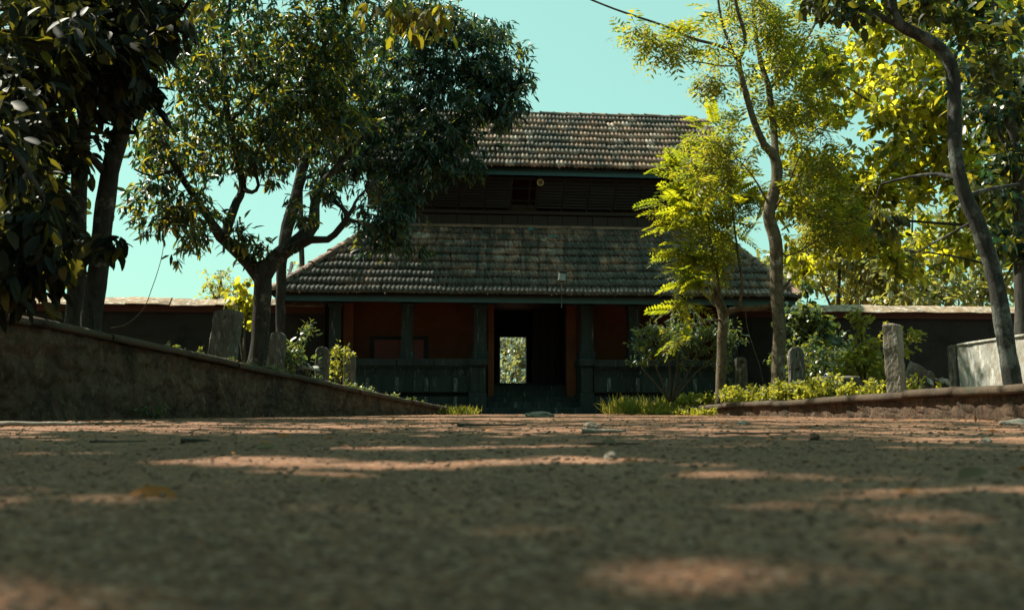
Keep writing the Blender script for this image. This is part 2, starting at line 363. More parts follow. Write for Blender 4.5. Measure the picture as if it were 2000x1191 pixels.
def bank(name, W, side):
    rows = np.linspace(W[0][1], 29.2, 90); mb = MB(); n = 24
    for y in rows:
        x0, h = wall_at(W, y); x0 += side * .2
        for k in range(n):
            s = (k / (n - 1)) ** 1.5
            x = x0 + side * s * 34
            mb.v.append((x, y, h - .035 + .04 * noise.noise(Vector((x * .8, y * .8, 5)))))
    for j in range(len(rows) - 1):
        for k in range(n - 1):
            q = (j * n + k, j * n + k + 1, (j + 1) * n + k + 1, (j + 1) * n + k); mb.f.append(q if side > 0 else q[::-1])
    o = build(name, mb, M['bank'], None, True); return tag(o, kind='structure')
bank('earth_bank', LW, -1); bank('earth_bank', RW, 1)

def retaining(W, side, label):
    root = empty('retaining_wall', (W[-1][0], W[-1][1], 0))
    P = []
    y = np.arange(W[0][1], W[-1][1], .05)
    face = MB(); nz = 25
    for yy in y:
        x0, h = wall_at(W, yy)
        for k in range(nz):
            z = -.05 + (h - .09 + .05) * k / (nz - 1)
            q = Vector((x0 * 1.3, yy * 1.3, z * 1.8))
            off = .07 * noise.noise(q) + .05 * noise.noise(q * 2.7) + .032 * noise.noise(q * 7) + .014 * noise.noise(q * 17)
            vd = noise.voronoi(Vector((yy * 3.1, z * 4.6, side * 3)) + Vector((noise.noise(q * 2), noise.noise(q * 2 + Vector((5, 0, 0))), 0)) * .5)[0]
            off += .05 * max(0, .12 - (vd[1] - vd[0])) / .12 + (.03 if noise.noise(Vector((yy * .9, z * 1.6, 7 * side))) > .22 else 0)   # open joints, fallen plaster
            off *= min(1, .08 + h * .8); off += .10 * min(1, h) * max(0, 1 - 1.6 * k / (nz - 1)) * (noise.noise(Vector((yy * 1.6, 3, side))) + .25)     # eaten away at the foot
            face.v.append((x0 + side * (.055 + off), yy, z))
        face.v.append((x0 + side * .32, yy, h - .09)); face.v.append((x0 + side * .32, yy, -.05))
    m = nz + 2
    for j in range(len(y) - 1):
        for k in range(m - 1):
            q = (j * m + k, (j + 1) * m + k, (j + 1) * m + k + 1, j * m + k + 1); face.f.append(q if side > 0 else q[::-1])
    e = (len(y) - 1) * m; face.f.append(tuple(range(e, e + m)))
    keep(build('wall_face', face, M['laterite'], None, True), root)
    # rounded coping laid in lengths that have settled unevenly
    a = W[0][1]; i = 0
    while a < W[-1][1] - .1:
        L = 1.15 + .5 * random.random(); b = min(a + L, W[-1][1] + .02)
        mb = MB(); ring = []
        yy = np.linspace(a, b - .018, 7); dz = .014 * random.uniform(-1, 1); dx = .012 * random.uniform(-1, 1)
        prof = [(.05, -.10), (0, -.10), (-.015, -.07), (-.012, -.035), (.01, -.008), (.05, .004), (.2, .006), (.31, 0), (.33, -.1)]
        for q in yy:
            x0, h = wall_at(W, q)
            for s, z in prof:
                w = Vector((x0 * 2 + s * 4, q * 3, z * 6)); mb.v.append((x0 + side * (s + dx + .012 * noise.noise(w) + .008 * noise.noise(w * 3)), q, h + z + dz + .010 * noise.noise(w * 1.7 + Vector((9, 0, 0)))))
        k = len(prof)
        for j in range(6):
            for t in range(k - 1):
                f = (j * k + t, (j + 1) * k + t, (j + 1) * k + t + 1, j * k + t + 1); mb.f.append(f if side > 0 else f[::-1])
        mb.f += [tuple(range(k)), tuple(range(6 * k, 7 * k))]
        keep(build('coping_length', mb, M['coping'], None, True), root)
        a = b; i += 1
    tag(root, label, 'wall'); return root
retaining(LW, -1, 'taller sloping laterite retaining wall on the shaded left of the path')
retaining(RW, 1, 'low laterite retaining wall with weeds along its top, right of the path')

# ------------------------------------------------------------------ gatehouse
YAW = R(5.5); O = Vector((.9, 29.0, 0)); cb, sb = math.cos(YAW), math.sin(YAW)
gate = empty('gatehouse', O, YAW)
def BL(px, py, yl):
    """local (x, z) on the gatehouse plane y = yl seen at a photo pixel"""
    d = at(px, py, 1.0) - Vector((0, 0, CAMZ)); o = Vector((0, 0, CAMZ)) - O
    oy = -sb * o.x + cb * o.y; dy = -sb * d.x + cb * d.y; t = (yl - oy) / dy
    ox = cb * o.x + sb * o.y; dx = cb * d.x + sb * d.y
    return ox + dx * t, CAMZ + d.z * t
BX = lambda px, yl, py=700: BL(px, py, yl)[0]
BZ = lambda py, yl, px=1040: BL(px, py, yl)[1]

def tile_mesh(w, L, lift=.07, a=.045, n=13):
    xs = np.linspace(0, w, n); prof = a * (.5 - .5 * np.cos(2 * math.pi * 2 * xs / w)) ** .8
    V = [(x, 0, lift + z) for x, z in zip(xs, prof)] + [(x, L, z * .9) for x, z in zip(xs, prof)] + [(x, .004, lift + z - .08) for x, z in zip(xs, prof)]
    Fc = [(i, i + 1, n + i + 1, n + i) for i in range(n - 1)] + [(2 * n + i, 2 * n + i + 1, i + 1, i) for i in range(n - 1)]
    return np.array(V), np.array(Fc)
def plane_matrix(o, ex, ey):
    ex = Vector(ex).normalized(); ey = Vector(ey).normalized(); n = ex.cross(ey).normalized()
    return Matrix(((ex.x, ey.x, n.x, o[0]), (ex.y, ey.y, n.y, o[1]), (ex.z, ey.z, n.z, o[2]), (0, 0, 0, 1)))

def tile_plane(roof, A, B, C, D, courses, w, singles, missing=(), m1='tile', m2='tile_f', amp=.045):
    """tiles on the quad A-B (eave) C-D (top, same direction); singles(course, x) says which become parts"""
    A, B, C, D = map(Vector, (A, B, C, D)); ex = (B - A).normalized()
    up = (C - A) - ex * (C - A).dot(ex); L = up.length; ey = up / L; nrm = ex.cross(ey)
    c = L / courses; TV, TF = tile_mesh(w, c * 1.12, .085, amp); me = mesh_np('tile', TV, TF); me.materials.append(M[m1])
    me.polygons.foreach_set('use_smooth', np.ones(len(me.polygons), bool))
    vs, fs, rn = [], [], []; nb = 0; la = 0.0; lb = (B - A).dot(ex); lc = (C - A).dot(ex); ld = (D - A).dot(ex)
    for k in range(courses):
        v = k * c; x0 = lerp(la, lc, (k + .35) / courses); x1 = lerp(lb, ld, (k + .35) / courses)
        sag = .02 * math.sin(k * 1.7)
        x = x0 + random.random() * .05; 
        while x < x1 - w * .35:
            if (k, round(x, 0)) not in missing:
                wv = .04 * noise.noise(Vector((x * .3, k * .25, 1.0))); slip = -random.uniform(.05, .16) if random.random() < .018 else 0.0
                o = A + ex * (x + random.gauss(0, .006)) + ey * (v + sag * .3 + random.gauss(0, .008) + wv - .03 + slip) + nrm * (.035 + abs(random.gauss(0, .006)) + wv * .6)
                rot = Matrix.Rotation(random.gauss(0, .018), 4, 'Z') @ Matrix.Rotation(random.gauss(0, .012), 4, 'X')
                Mx = plane_matrix(o, ex, ey) @ rot
                if singles(k, x): link('tile', me, None, roof, False, Mx)
                else:
                    Ma = np.array(Mx); vs.append(TV @ Ma[:3, :3].T + Ma[:3, 3]); fs.append(TF + nb); nb += len(TV); rn.append(np.full(len(TV), random.random()))
            x += w
    if vs:
        mf = mesh_np('tile_field', np.concatenate(vs), np.concatenate(fs), np.concatenate(rn))
        o = link('tile_field', mf, M[m2], roof, True); tag(o, kind='stuff')

def ridge_run(roof, P, Q, step=.45, r=.14):
    P, Q = Vector(P), Vector(Q); L = (Q - P).length; n = int(L / step); d = (Q - P) / L
    side = d.cross(Vector((0, 0, 1))).normalized(); up = side.cross(d).normalized()
    k = 8; V = []; Fc = []
    for j, (t, s) in enumerate(((0, 1.12), (.06, 1.12), (.10, .98), (step * 1.08, .9))):
        for i in range(k + 1):
            a = math.pi * (i / k) * 1.1 - .05 * math.pi; V.append((t, math.cos(a) * r * s, math.sin(a) * r * s * .85))
    for j in range(3):
        for i in range(k): Fc.append((j * (k + 1) + i, j * (k + 1) + i + 1, (j + 1) * (k + 1) + i + 1, (j + 1) * (k + 1) + i))
    Fc.append(tuple(range(k + 1)))
    me = bpy.data.meshes.new('ridge_tile'); me.from_pydata(V, [], Fc); me.materials.append(M['tile'])
    for i in range(n):
        o = P + d * (i * step) + up * random.gauss(0, .008)
        Mx = Matrix(((d.x, side.x, up.x, o.x), (d.y, side.y, up.y, o.y), (d.z, side.z, up.z, o.z), (0, 0, 0, 1))) @ Matrix.Rotation(random.gauss(0, .02), 4, 'Z')
        link('ridge_tile', me, None, roof, True, Mx)

# --- lower roof
E0 = 0.0; T0 = 3.3; DEP = 10.6
ez = BZ(577, 0); tz = BZ(448, T0)
xL, xR = BX(530, 0, 576), BX(1562, 0, 586); xl, xr = BX(738, T0, 449), BX(1392, T0, 447)
TW = .27
lr = MB(); e = .05
def quad(mb, *p): mb.add([Vector(q) for q in p], [(0, 1, 2, 3)])
cA, cB, cC, cD = (xL, 0, ez), (xR, 0, ez), (xR, DEP, ez), (xL, DEP, ez)
tA, tB, tC, tD = (xl, T0, tz), (xr, T0, tz), (xr, DEP - T0, tz), (xl, DEP - T0, tz)
for a, b, c, d in ((cA, cB, tB, tA), (cB, cC, tC, tB), (cC, cD, tD, tC), (cD, cA, tA, tD)):
    quad(lr, a, b, c, d); dn = Vector((0, 0, -.07)); quad(lr, Vector(d) + dn, Vector(c) + dn, Vector(b) + dn, Vector(a) + dn)
lower = build('lower_roof', lr, M['deck'], gate); tag(lower, 'wide hipped skirt roof of dark mossy clay tiles')
lowx = lambda k, x: k < 3
tile_plane(lower, cA, cB, tA, tB, 9, TW, lambda k, x: k < 3, (), 'tile_m', 'tile_mf', .028)
tile_plane(lower, cB, cC, tB, tC, 9, TW, lambda k, x: False, (), 'tile_m', 'tile_mf', .028)
tile_plane(lower, cD, cA, tD, tA, 9, TW, lambda k, x: False, (), 'tile_m', 'tile_mf', .028)
tile_plane(lower, cC, cD, tC, tD, 9, TW, lambda k, x: False, (), 'tile_m', 'tile_mf', .028)
ridge_run(lower, (xL - .02, -.02, ez + .07), (xl, T0, tz + .09)); ridge_run(lower, (xR + .02, -.02, ez + .07), (xr, T0, tz + .09))
fb = BZ(592, .12); mb = MB().box(xL + .10, xR - .10, .09, .13, fb, ez - .015)
build('fascia_board', mb, M['fascia'], lower)
for s, x in ((0, xL + .10), (1, xR - .14)): build('fascia_board', MB().box(x, x + .04, .132, DEP - .1, fb, ez - .015), M['fascia'], lower)
# rafters of the eave
rf = MB().box(-.035, .035, 0, 1.9, -.1, 0); rme = bpy.data.meshes.new('rafter'); rme.from_pydata(rf.v, [], rf.f); rme.materials.append(M['wood'])
sl = math.atan2(tz - ez, T0)
for i in range(30):
    x = xL + .35 + i * (xR - xL - .7) / 29
    link('rafter', rme, None, lower, False, Matrix.Translation((x, .14, ez - .02)) @ Matrix.Rotation(sl, 4, 'X'))
# fillet of mortar where the skirt roof meets the wall
build('mortar_fillet', MB().prism([(T0 - .14, tz + .02), (T0 - .10, tz + .10), (T0 + .06, tz + .16), (T0 + .06, tz - .02)], xl - .1, xr + .1), M['mortar'], lower)

# --- upper storey
uz0 = tz + .10; bz = BZ(419, T0 - .05); lz0 = BZ(413, T0 - .05)
wallx0, wallx1 = xl + .05, xr - .05
n = 22; pw = (wallx1 - wallx0) / n
pm = MB().box(0, pw - .012, 0, .06, uz0, bz - .02, None, .008); pme = bpy.data.meshes.new('wall_plank'); pme.from_pydata(pm.v, [], pm.f); pme.materials.append(M['plank'])
ustory = build('upper_storey', MB().box(wallx0, wallx1, T0 + .10, T0 + .22, tz - .4, bz).box(wallx0, wallx0 + .1, T0 + .222, DEP - T0 - .1, tz - .4, bz + .2).box(wallx1 - .1, wallx1, T0 + .222, DEP - T0 - .1, tz - .4, bz + .2).box(wallx0, wallx1, DEP - T0 - .098, DEP - T0, tz - .4, bz + 1.2), M['wood'], gate)
for i in range(n): link('wall_plank', pme, None, ustory, False, Matrix.Translation((wallx0 + i * pw, T0 + .035 + random.gauss(0, .003), random.gauss(0, .004))))
build('sill_beam', MB().box(wallx0 - .08, wallx1 + .08, T0 - .06, T0 + .2, bz + .002, bz + .12, None, .012), M['plank'], ustory)
UE = 1.95                                      # plane of the upper eave
uez = BZ(328, UE); rz_ = 0; RY = DEP / 2
urz = BZ(231, RY, 1200)
ux0, ux1 = BX(700, UE, 330), BX(1379, RY, 236)
# leaning louvre screen under the upper eave
lt = uez - .18; lb = bz + .12; ly1 = T0 - .02; ly0 = UE + .42
nb = 13; bw = (wallx1 - wallx0) / nb
slope = Vector((0, ly0 - ly1, lt - lb)); SL = slope.length; sd = slope / SL; sn = Vector((1, 0, 0)).cross(sd)
def scr(x, t, off=0.0): return Matrix(((1, 0, 0, x), (0, sd.y, sn.y, ly1 + sd.y * t + sn.y * off), (0, sd.z, sn.z, lb + sd.z * t + sn.z * off), (0, 0, 0, 1)))
louv = build('louvre_screen', MB().box(wallx0, wallx1, 0, .09, -.05, .05, scr(0, SL - .1)), M['wood'], gate); tag(louv, 'outward leaning slatted timber screen under the upper eave')
bk = MB().box(-.035, .035, 0, SL + .12, -.055, .055, None, .008); bme = bpy.data.meshes.new('bracket'); bme.from_pydata(bk.v, [], bk.f); bme.materials.append(M['plank'])
slm = MB().box(0, bw - .075, -.012, .012, -.075, .075); sme = bpy.data.meshes.new('slat'); sme.from_pydata(slm.v, [], slm.f); sme.materials.append(M['slat'])
open_bay = int((BX(1043, 2.7, 370) - wallx0) / bw)
for i in range(nb + 1):
    link('bracket', bme, None, louv, False, scr(wallx0 + i * bw, 0, -.05))
    if i == nb or i == open_bay: continue
    for k in range(9):
        t = .20 + k * (SL - .30) / 9
        link('slat', sme, None, louv, False, scr(wallx0 + i * bw + .037, t + random.gauss(0, .004)) @ Matrix.Rotation(R(38) + random.gauss(0, .05), 4, 'X') @ Matrix.Rotation(random.gauss(0, .004), 4, 'Y'))
ob0 = wallx0 + open_bay * bw
build('shutter_frame', MB().box(ob0 + .04, ob0 + bw - .04, -.02, .03, -.03, .03, scr(0, SL * .30)).box(ob0 + .04, ob0 + bw - .04, -.02, .03, -.03, .03, scr(0, SL * .66)).box(ob0 + bw * .68, ob0 + bw * .68 + .05, 0, SL, -.02, .02, scr(0, 0)), M['wood'], louv)
build('shutter_panel', MB().box(ob0 + .04, ob0 + bw - .04, .0, .22, -.03, .02, scr(0, 0)), M['plank'], louv)
# inner red wall glimpsed through the gap below the slats
build('inner_wall', MB().box(wallx0 + .3, wallx1 - .3, T0 + 1.6, T0 + 1.75, tz, uez + .6), M['red'], ustory)

# --- upper roof
ur = MB(); uA, uB = (ux0, UE, uez), (ux1, UE, uez); uC, uD = (ux1, RY, urz), (ux0, RY, urz); uE, uF = (ux1, DEP - UE, uez), (ux0, DEP - UE, uez)
for a, b, c, d in ((uA, uB, uC, uD), (uE, uF, uD, uC)):
    quad(ur, a, b, c, d); dn = Vector((0, 0, -.07)); quad(ur, Vector(d) + dn, Vector(c) + dn, Vector(b) + dn, Vector(a) + dn)
upper = build('upper_roof', ur, M['deck'], gate); tag(upper, 'sunlit gabled upper roof of grey and terracotta clay tiles')
vis = BX(985, UE, 300)
tile_plane(upper, uA, uB, uD, uC, 9, TW, lambda k, x: k < 7 and ux0 + x > vis and ux0 + x < vis + 6.2)
tile_plane(upper, uE, uF, uC, uD, 9, TW, lambda k, x: False)
ridge_run(upper, (ux0, RY, urz + .05), (ux1, RY, urz + .05), .47, .13)
fu = BZ(343, UE + .12); build('fascia_board', MB().box(ux0 + .05, ux1 - .05, UE + .09, UE + .13, fu, uez - .015), M['fascia'], upper)
for x in (ux0 + .35, ux1 - .42):
    g = MB(); pr = [(UE + .35, uez), (DEP - UE - .35, uez), (RY, urz - .2)]; g.prism(pr, x, x + .07); build('gable_panel', g, M['wood'], upper)
rf2 = MB().box(-.03, .03, 0, 1.3, -.09, 0); r2 = bpy.data.meshes.new('rafter'); r2.from_pydata(rf2.v, [], rf2.f); r2.materials.append(M['wood'])
su = math.atan2(urz - uez, RY - UE)
for i in range(26):
    x = ux0 + .3 + i * (ux1 - ux0 - .6) / 25
    link('rafter', r2, None, upper, False, Matrix.Translation((x, UE + .14, uez - .015)) @ Matrix.Rotation(su, 4, 'X'))

# --- ground floor
FZ = BZ(752, 8.0); CE = ez + .25
gx = lambda px, yl=1.0: BX(px, yl)
pl0, pl1 = gx(690, .6), gx(918, .6); pr0, pr1 = gx(1160, .6), gx(1440, .6)
zt, z1, z2, z3, z4, z5 = [BZ(p, .6) for p in (702, 716, 722, 736, 766, 774)]
wl, wr = gx(648, 1.2), gx(1432, 1.2)
def parapet(x0, x1):
    root = build('parapet', MB().box(x0, x1, .64, 1.25, -.1, z5).box(x0 + .002, x1 - .002, 1.0, 1.25, z5 + .001, z4).box(x0, x1, .62, 1.25, z4 + .001, z3), M['plinth'], gate)
    a = x0
    while a < x1 - .3:
        b = min(a + random.uniform(.9, 1.5), x1)
        if x1 - b < .4: b = x1
        build('cap_slab', MB().box(a, b - .012, .50 + random.gauss(0, .006), 1.3, z1, zt + random.gauss(0, .006), None, .02), M['plinth'], root); a = b
    build('frieze_band', MB().box(x0, x1, .66, 1.24, z3 + .001, z1 - .05).box(x0, x1, .58, 1.24, z1 - .049, z1 - .002), M['plinth'], root)
    w = .36; k = int((x1 - x0) / w)
    me = bpy.data.meshes.new('frieze_flower'); b = MB()
    for ang in range(4):
        Mx = Matrix.Rotation(R(45 + 90 * ang), 4, 'Y'); b.box(.015, .10, -.03, .0, -.026, .026, Mx, .01)
    b.box(-.02, .02, -.04, 0, -.02, .02); me.from_pydata(b.v, [], b.f); me.materials.append(M['plinth'])
    for i in range(k): link('frieze_flower', me, None, root, False, Matrix.Translation((x0 + (i + .5) * (x1 - x0) / k, .66, (z3 + z1 - .05) / 2)))
    # pilaster strips with old lime runs
    k = max(2, int((x1 - x0) / .75))
    for i in range(k):
        x = x0 + (i + .5) * (x1 - x0) / k; build('pilaster_strip', MB().box(x - .06, x + .06, .59, .638, -.1, z5 - .01, None, .012), M['limed'], root); build('pilaster_strip', MB().box(x - .06, x + .06, .575, .618, z4 + .01, z3 - .03, None, .012), M['limed'], root)
    return root
parapet(pl0, pl1); parapet(pr0, pr1)
def column(px, yl, w, z0, z1_, mat='plinth'):
    """square stone column: base block, chamfered shaft, bracket capital"""
    x = gx(px, yl); mb = MB()
    mb.box(-w * .62, w * .62, -w * .62, w * .62, 0, .22, None, .02)
    h = z1_ - z0; V = []; r = w * .5; ch = r * .28
    oc = lambda r, c: [(-r + c, -r), (r - c, -r), (r, -r + c), (r, r - c), (r - c, r), (-r + c, r), (-r, r - c), (-r, -r + c)]
    zs = [(.221, 1, .02), (.42, 1, .02), (.46, 1, .28), (h * .62, .96, .28), (h * .66, .96, .02), (h - .34, .94, .02)]
    for z, s, c in zs: V += [(a * s, b * s, z) for a, b in oc(r, r * c)]
    Fc = [(j * 8 + i, j * 8 + (i + 1) % 8, (j + 1) * 8 + (i + 1) % 8, (j + 1) * 8 + i) for j in range(len(zs) - 1) for i in range(8)]
    mb.add(V, Fc); mb.box(-w * .6, w * .6, -w * .6, w * .6, h - .339, h - .2, None, .02)
    mb.box(-w * 1.4, w * 1.4, -w * .45, w * .45, h - .199, h, None, .04)
    o = build('column', mb, M[mat], gate); o.location = (x, yl, z0); return o
for px, z0 in ((654, 0), (795, zt), (1238, zt), (1330, zt), (1428, 0)): column(px, 1.0, .36, z0, CE - .22)
# entrance pedestals with their columns
for px0, px1, pxc in ((916, 951, 937), (1133, 1160, 1145)):
    x0, x1 = gx(px0, .5), gx(px1, .5)
    ped = build('entrance_pedestal', MB().box(x0, x1, .50, 1.5, -.1, z4, None, .02).box(x0 + .03, x1 - .03, .53, 1.5, z4 + .001, z1, None, .02).box(x0 - .04, x1 + .05, .42, 1.5, z1 + .001, zt + .03, None, .05), M['plinth'], gate)
    column(pxc, 1.0, .40, zt + .031, CE - .22)
for px in (680, 958, 1115):
    x = gx(px, 1.7); w = .30 if px != 958 else .2
    build('red_pier', MB().box(x - w / 2, x + w / 2, 1.55, 1.9, FZ * .5, CE - .23, None, .02), M['red'], gate)
# beam over the columns, ceiling, floors
build('wall_plate', MB().box(wl - .3, wr + .3, .82, 1.18, CE - .22, CE - .02, None, .02), M['wood'], gate)
build('ceiling', MB().box(wl - .3, wr + .3, 1.0, 9.6, CE + .0, CE + .1), M['wood'], gate)
pa0, pa1 = gx(962, 2.6), gx(1106, 2.6)
for a, b in ((wl - .2, pa0 - .3), (pa1 + .3, wr + .2)): build('verandah_floor', MB().box(a, b, 1.252, 2.598, -.1, z1 - .1), M['plinth'], gate)
# red rear walls of the two verandahs
wy = 2.6
build('verandah_wall', MB().box(wl, pa0, wy, wy + .25, -.1, CE - .001), M['red'], gate)
build('verandah_wall', MB().box(pa1, wr, wy, wy + .25, -.1, CE - .001), M['red'], gate)
build('end_wall', MB().box(wl - .25, wl - .002, 1.8, 9.0, -.1, CE - .002), M['compound'], gate); build('end_wall', MB().box(wr + .002, wr + .25, 1.8, 9.0, -.1, CE - .002), M['compound'], gate)
# small framed window in the left verandah wall
wx0, wx1 = BX(722, wy), BX(836, wy); wz1 = BZ(658, wy); wz0 = z1
win = build('window', MB().box(wx0, wx1, wy - .03, wy - .005, wz1 - .12, wz1).box(wx0, wx0 + .14, wy - .03, wy - .005, wz0, wz1 - .121).box(wx1 - .14, wx1, wy - .03, wy - .005, wz0, wz1 - .121), M['wood'], gate)
build('shutter', MB().box(wx0 + .142, (wx0 + wx1) / 2 - .01, wy - .022, wy - .006, wz0, wz1 - .122), M['darkred'], win); build('shutter', MB().box((wx0 + wx1) / 2 + .01, wx1 - .142, wy - .022, wy - .006, wz0, wz1 - .122), M['darkred'], win)
# passage
pv = MB().box(pa0 - .25, pa0, wy + .252, 8.2, -.1, CE - .003).box(pa1, pa1 + .25, wy + .252, 8.2, -.1, CE - .003)
build('passage_wall', pv, M['compound'], gate)
dy = 8.0; dx0, dx1 = BX(972, dy), BX(1028, dy); dz0, dz1 = BZ(753, dy), BZ(658, dy)
build('rear_wall', MB().box(pa0 - .6, dx0, dy, dy + .3, -.1, CE - .004).box(dx1, pa1 + .6, dy, dy + .3, -.1, CE - .004).box(dx0 + .001, dx1 - .001, dy + .001, dy + .3, dz1, CE - .004).box(dx0 + .001, dx1 - .001, dy + .001, dy + .3, -.1, dz0 - .002), M['compound'], gate)
build('rear_wall', MB().box(wl, pa0 - .601, dy, dy + .3, -.1, CE - .004).box(pa1 + .601, wr, dy, dy + .3, -.1, CE - .004), M['compound'], gate)
door = build('rear_door', MB().box(-.03, .03, -.95, 0, dz0 + .02, dz1 - .03), M['fascia'], gate); door.location = (dx0 - .02, dy - .03, 0)
build('door_frame', MB().box(dx0 - .12, dx0, dy - .06, dy - .002, dz0, dz1 + .1).box(dx1, dx1 + .12, dy - .06, dy - .002, dz0, dz1 + .1).box(dx0 + .001, dx1 - .001, dy - .06, dy - .002, dz1, dz1 + .1), M['wood'], door).location = (-door.location.x, -door.location.y, 0)
# big dark door leaf folded in the passage, planked
lf = build('gate_leaf', MB().box(gx(1040, 4.2), gx(1100, 4.2), 4.2, 4.28, .5, CE - .2), M['wood'], gate)
for i in range(4):
    a = gx(1040, 4.2); b = gx(1100, 4.2); w = (b - a) / 4; build('door_plank', MB().box(a + i * w + .01, a + (i + 1) * w - .01, 4.16, 4.2, .52, CE - .22, None, .01), M['wood'], lf)
# steps
sx0, sx1 = gx(936, .3), gx(1136, .3)
st0 = BZ(796, .25)
build('step', MB().box(sx0, sx1, .22, .9, -.1, st0, None, .02), M['plinth'], gate)
ex0, ex1 = gx(952, .8), gx(1132, .8)
for i in range(4): build('step', MB().box(ex0, ex1, .902 + i * .42, 3.2, st0 + .001 + i * .17 - .17, st0 + (i + 1) * .17 + .0, None, .015), M['plinth'], gate)
build('passage_floor', MB().box(pa0, pa1, 3.202, 9.5, -.1, dz0 - .03), M['plinth'], gate)
tag(gate, 'two storey gatehouse with tiled roofs, louvred upper floor and dark stone verandahs', 'gatehouse')

# small things fixed to the gatehouse, built as things of their own
def to_world(x, y, z): return Vector((O.x + cb * x - sb * y, O.y + sb * x + cb * y, z))
dxx, dzz = BL(1055, 357, 2.35)
disc = empty('round_ornament', to_world(dxx, 2.33, dzz), YAW)
k = 24; ring = MB(); V = []
for r, y in ((.115, 0), (.115, -.03), (.10, -.04), (.085, -.03), (.08, -.02)):
    V += [(r * math.cos(2 * math.pi * i / k), y, r * math.sin(2 * math.pi * i / k)) for i in range(k)]
ring.add(V, [(j * k + i, j * k + (i + 1) % k, (j + 1) * k + (i + 1) % k, (j + 1) * k + i) for j in range(4) for i in range(k)] + [tuple(range(4 * k, 5 * k))])
build('rim', ring, M['brass'], disc, True)
pet = MB()
for a in range(8):
    Mx = Matrix.Rotation(R(45 * a), 4, 'Y'); pet.box(.018, .072, -.03, -.019, -.012, .012, Mx, .005)
pet.box(-.015, .015, -.035, -.019, -.015, .015, None, .005); build('rosette', pet, M['darkred'], disc)
build('hanger', MB().tube([(0, -.01, .11), (.01, 0, .2), (0, .05, .32)], [.008, .008, .008], 6), M['metal'], disc)
tag(disc, 'small round brass disc with a rosette hung in the open louvre bay', 'ornament')

fx, fz = BL(1093, 546, .55)
flood = empty('floodlight', to_world(fx, .05, BZ(594, .05)), YAW)
hz = fz - BZ(594, .05)
build('pole', MB().tube([(-.02, 0, -.1), (-.02, -.01, .3), (-.01, .0, hz - .1)], [.016] * 3, 8), M['metal'], flood)
lamp = build('lamp_housing', MB().box(-.11, .11, -.06, .06, -.14, .14, Matrix.Translation((0, 0, hz)) @ Matrix.Rotation(R(-14), 4, 'X') @ Matrix.Rotation(R(8), 4, 'Y'), .02), M['metal'], flood)
build('lamp_glass', MB().box(-.085, .085, -.068, -.061, -.115, .09, Matrix.Translation((0, 0, hz)) @ Matrix.Rotation(R(-14), 4, 'X') @ Matrix.Rotation(R(8), 4, 'Y')), M['glass'], lamp)
build('hood', MB().box(-.12, .12, -.13, .05, .145, .16, Matrix.Translation((0, 0, hz)) @ Matrix.Rotation(R(-14), 4, 'X') @ Matrix.Rotation(R(8), 4, 'Y')), M['metal'], lamp)
tag(flood, 'small floodlight on a pole above the lower roof eave', 'floodlight')
def on_roof(px, py):
    # local point of the lower front roof plane seen at a pixel
    lo, hi = 0.0, T0
    for _ in range(40):
        mid = (lo + hi) / 2; x, z = BL(px, py, mid)
        if z > ez + (tz - ez) * mid / T0: lo = mid
        else: hi = mid
    return x, lo, z
for px, py, w, h, lab in ((1036, 453, .2, .24, 'teal patch sheet on the top course of the lower roof, taller one'), (1080, 467, .26, .13, 'wide teal patch sheet one course below the other patch')):
    x, y, z = on_roof(px, py); Mx = Matrix.Rotation(sl, 4, 'X')
    mb = MB(); nx, ny = 9, 6
    for j in range(ny):
        for i in range(nx):
            u = (i / (nx - 1) - .5) * w * (1 + .12 * math.sin(j * 2.1)); v = (j / (ny - 1) - .5) * h * (1 + .15 * math.sin(i * 1.3 + j))
            mb.v.append(Mx @ Vector((u, v, .022 + .016 * math.cos(u / .135 * 6.28) + .012 * random.random())))
    for j in range(ny - 1):
        for i in range(nx - 1): a = j * nx + i; mb.f.append((a, a + 1, a + nx + 1, a + nx))
    o = build('patch_sheet', mb, M['sheet'], None, True); o.location = to_world(x, y, z) + Vector((0, -.055, .075)); o.rotation_euler = (0, 0, YAW)
    sm = o.modifiers.new('thick', 'SOLIDIFY'); sm.thickness = .004
    tag(o, lab, 'sheet')
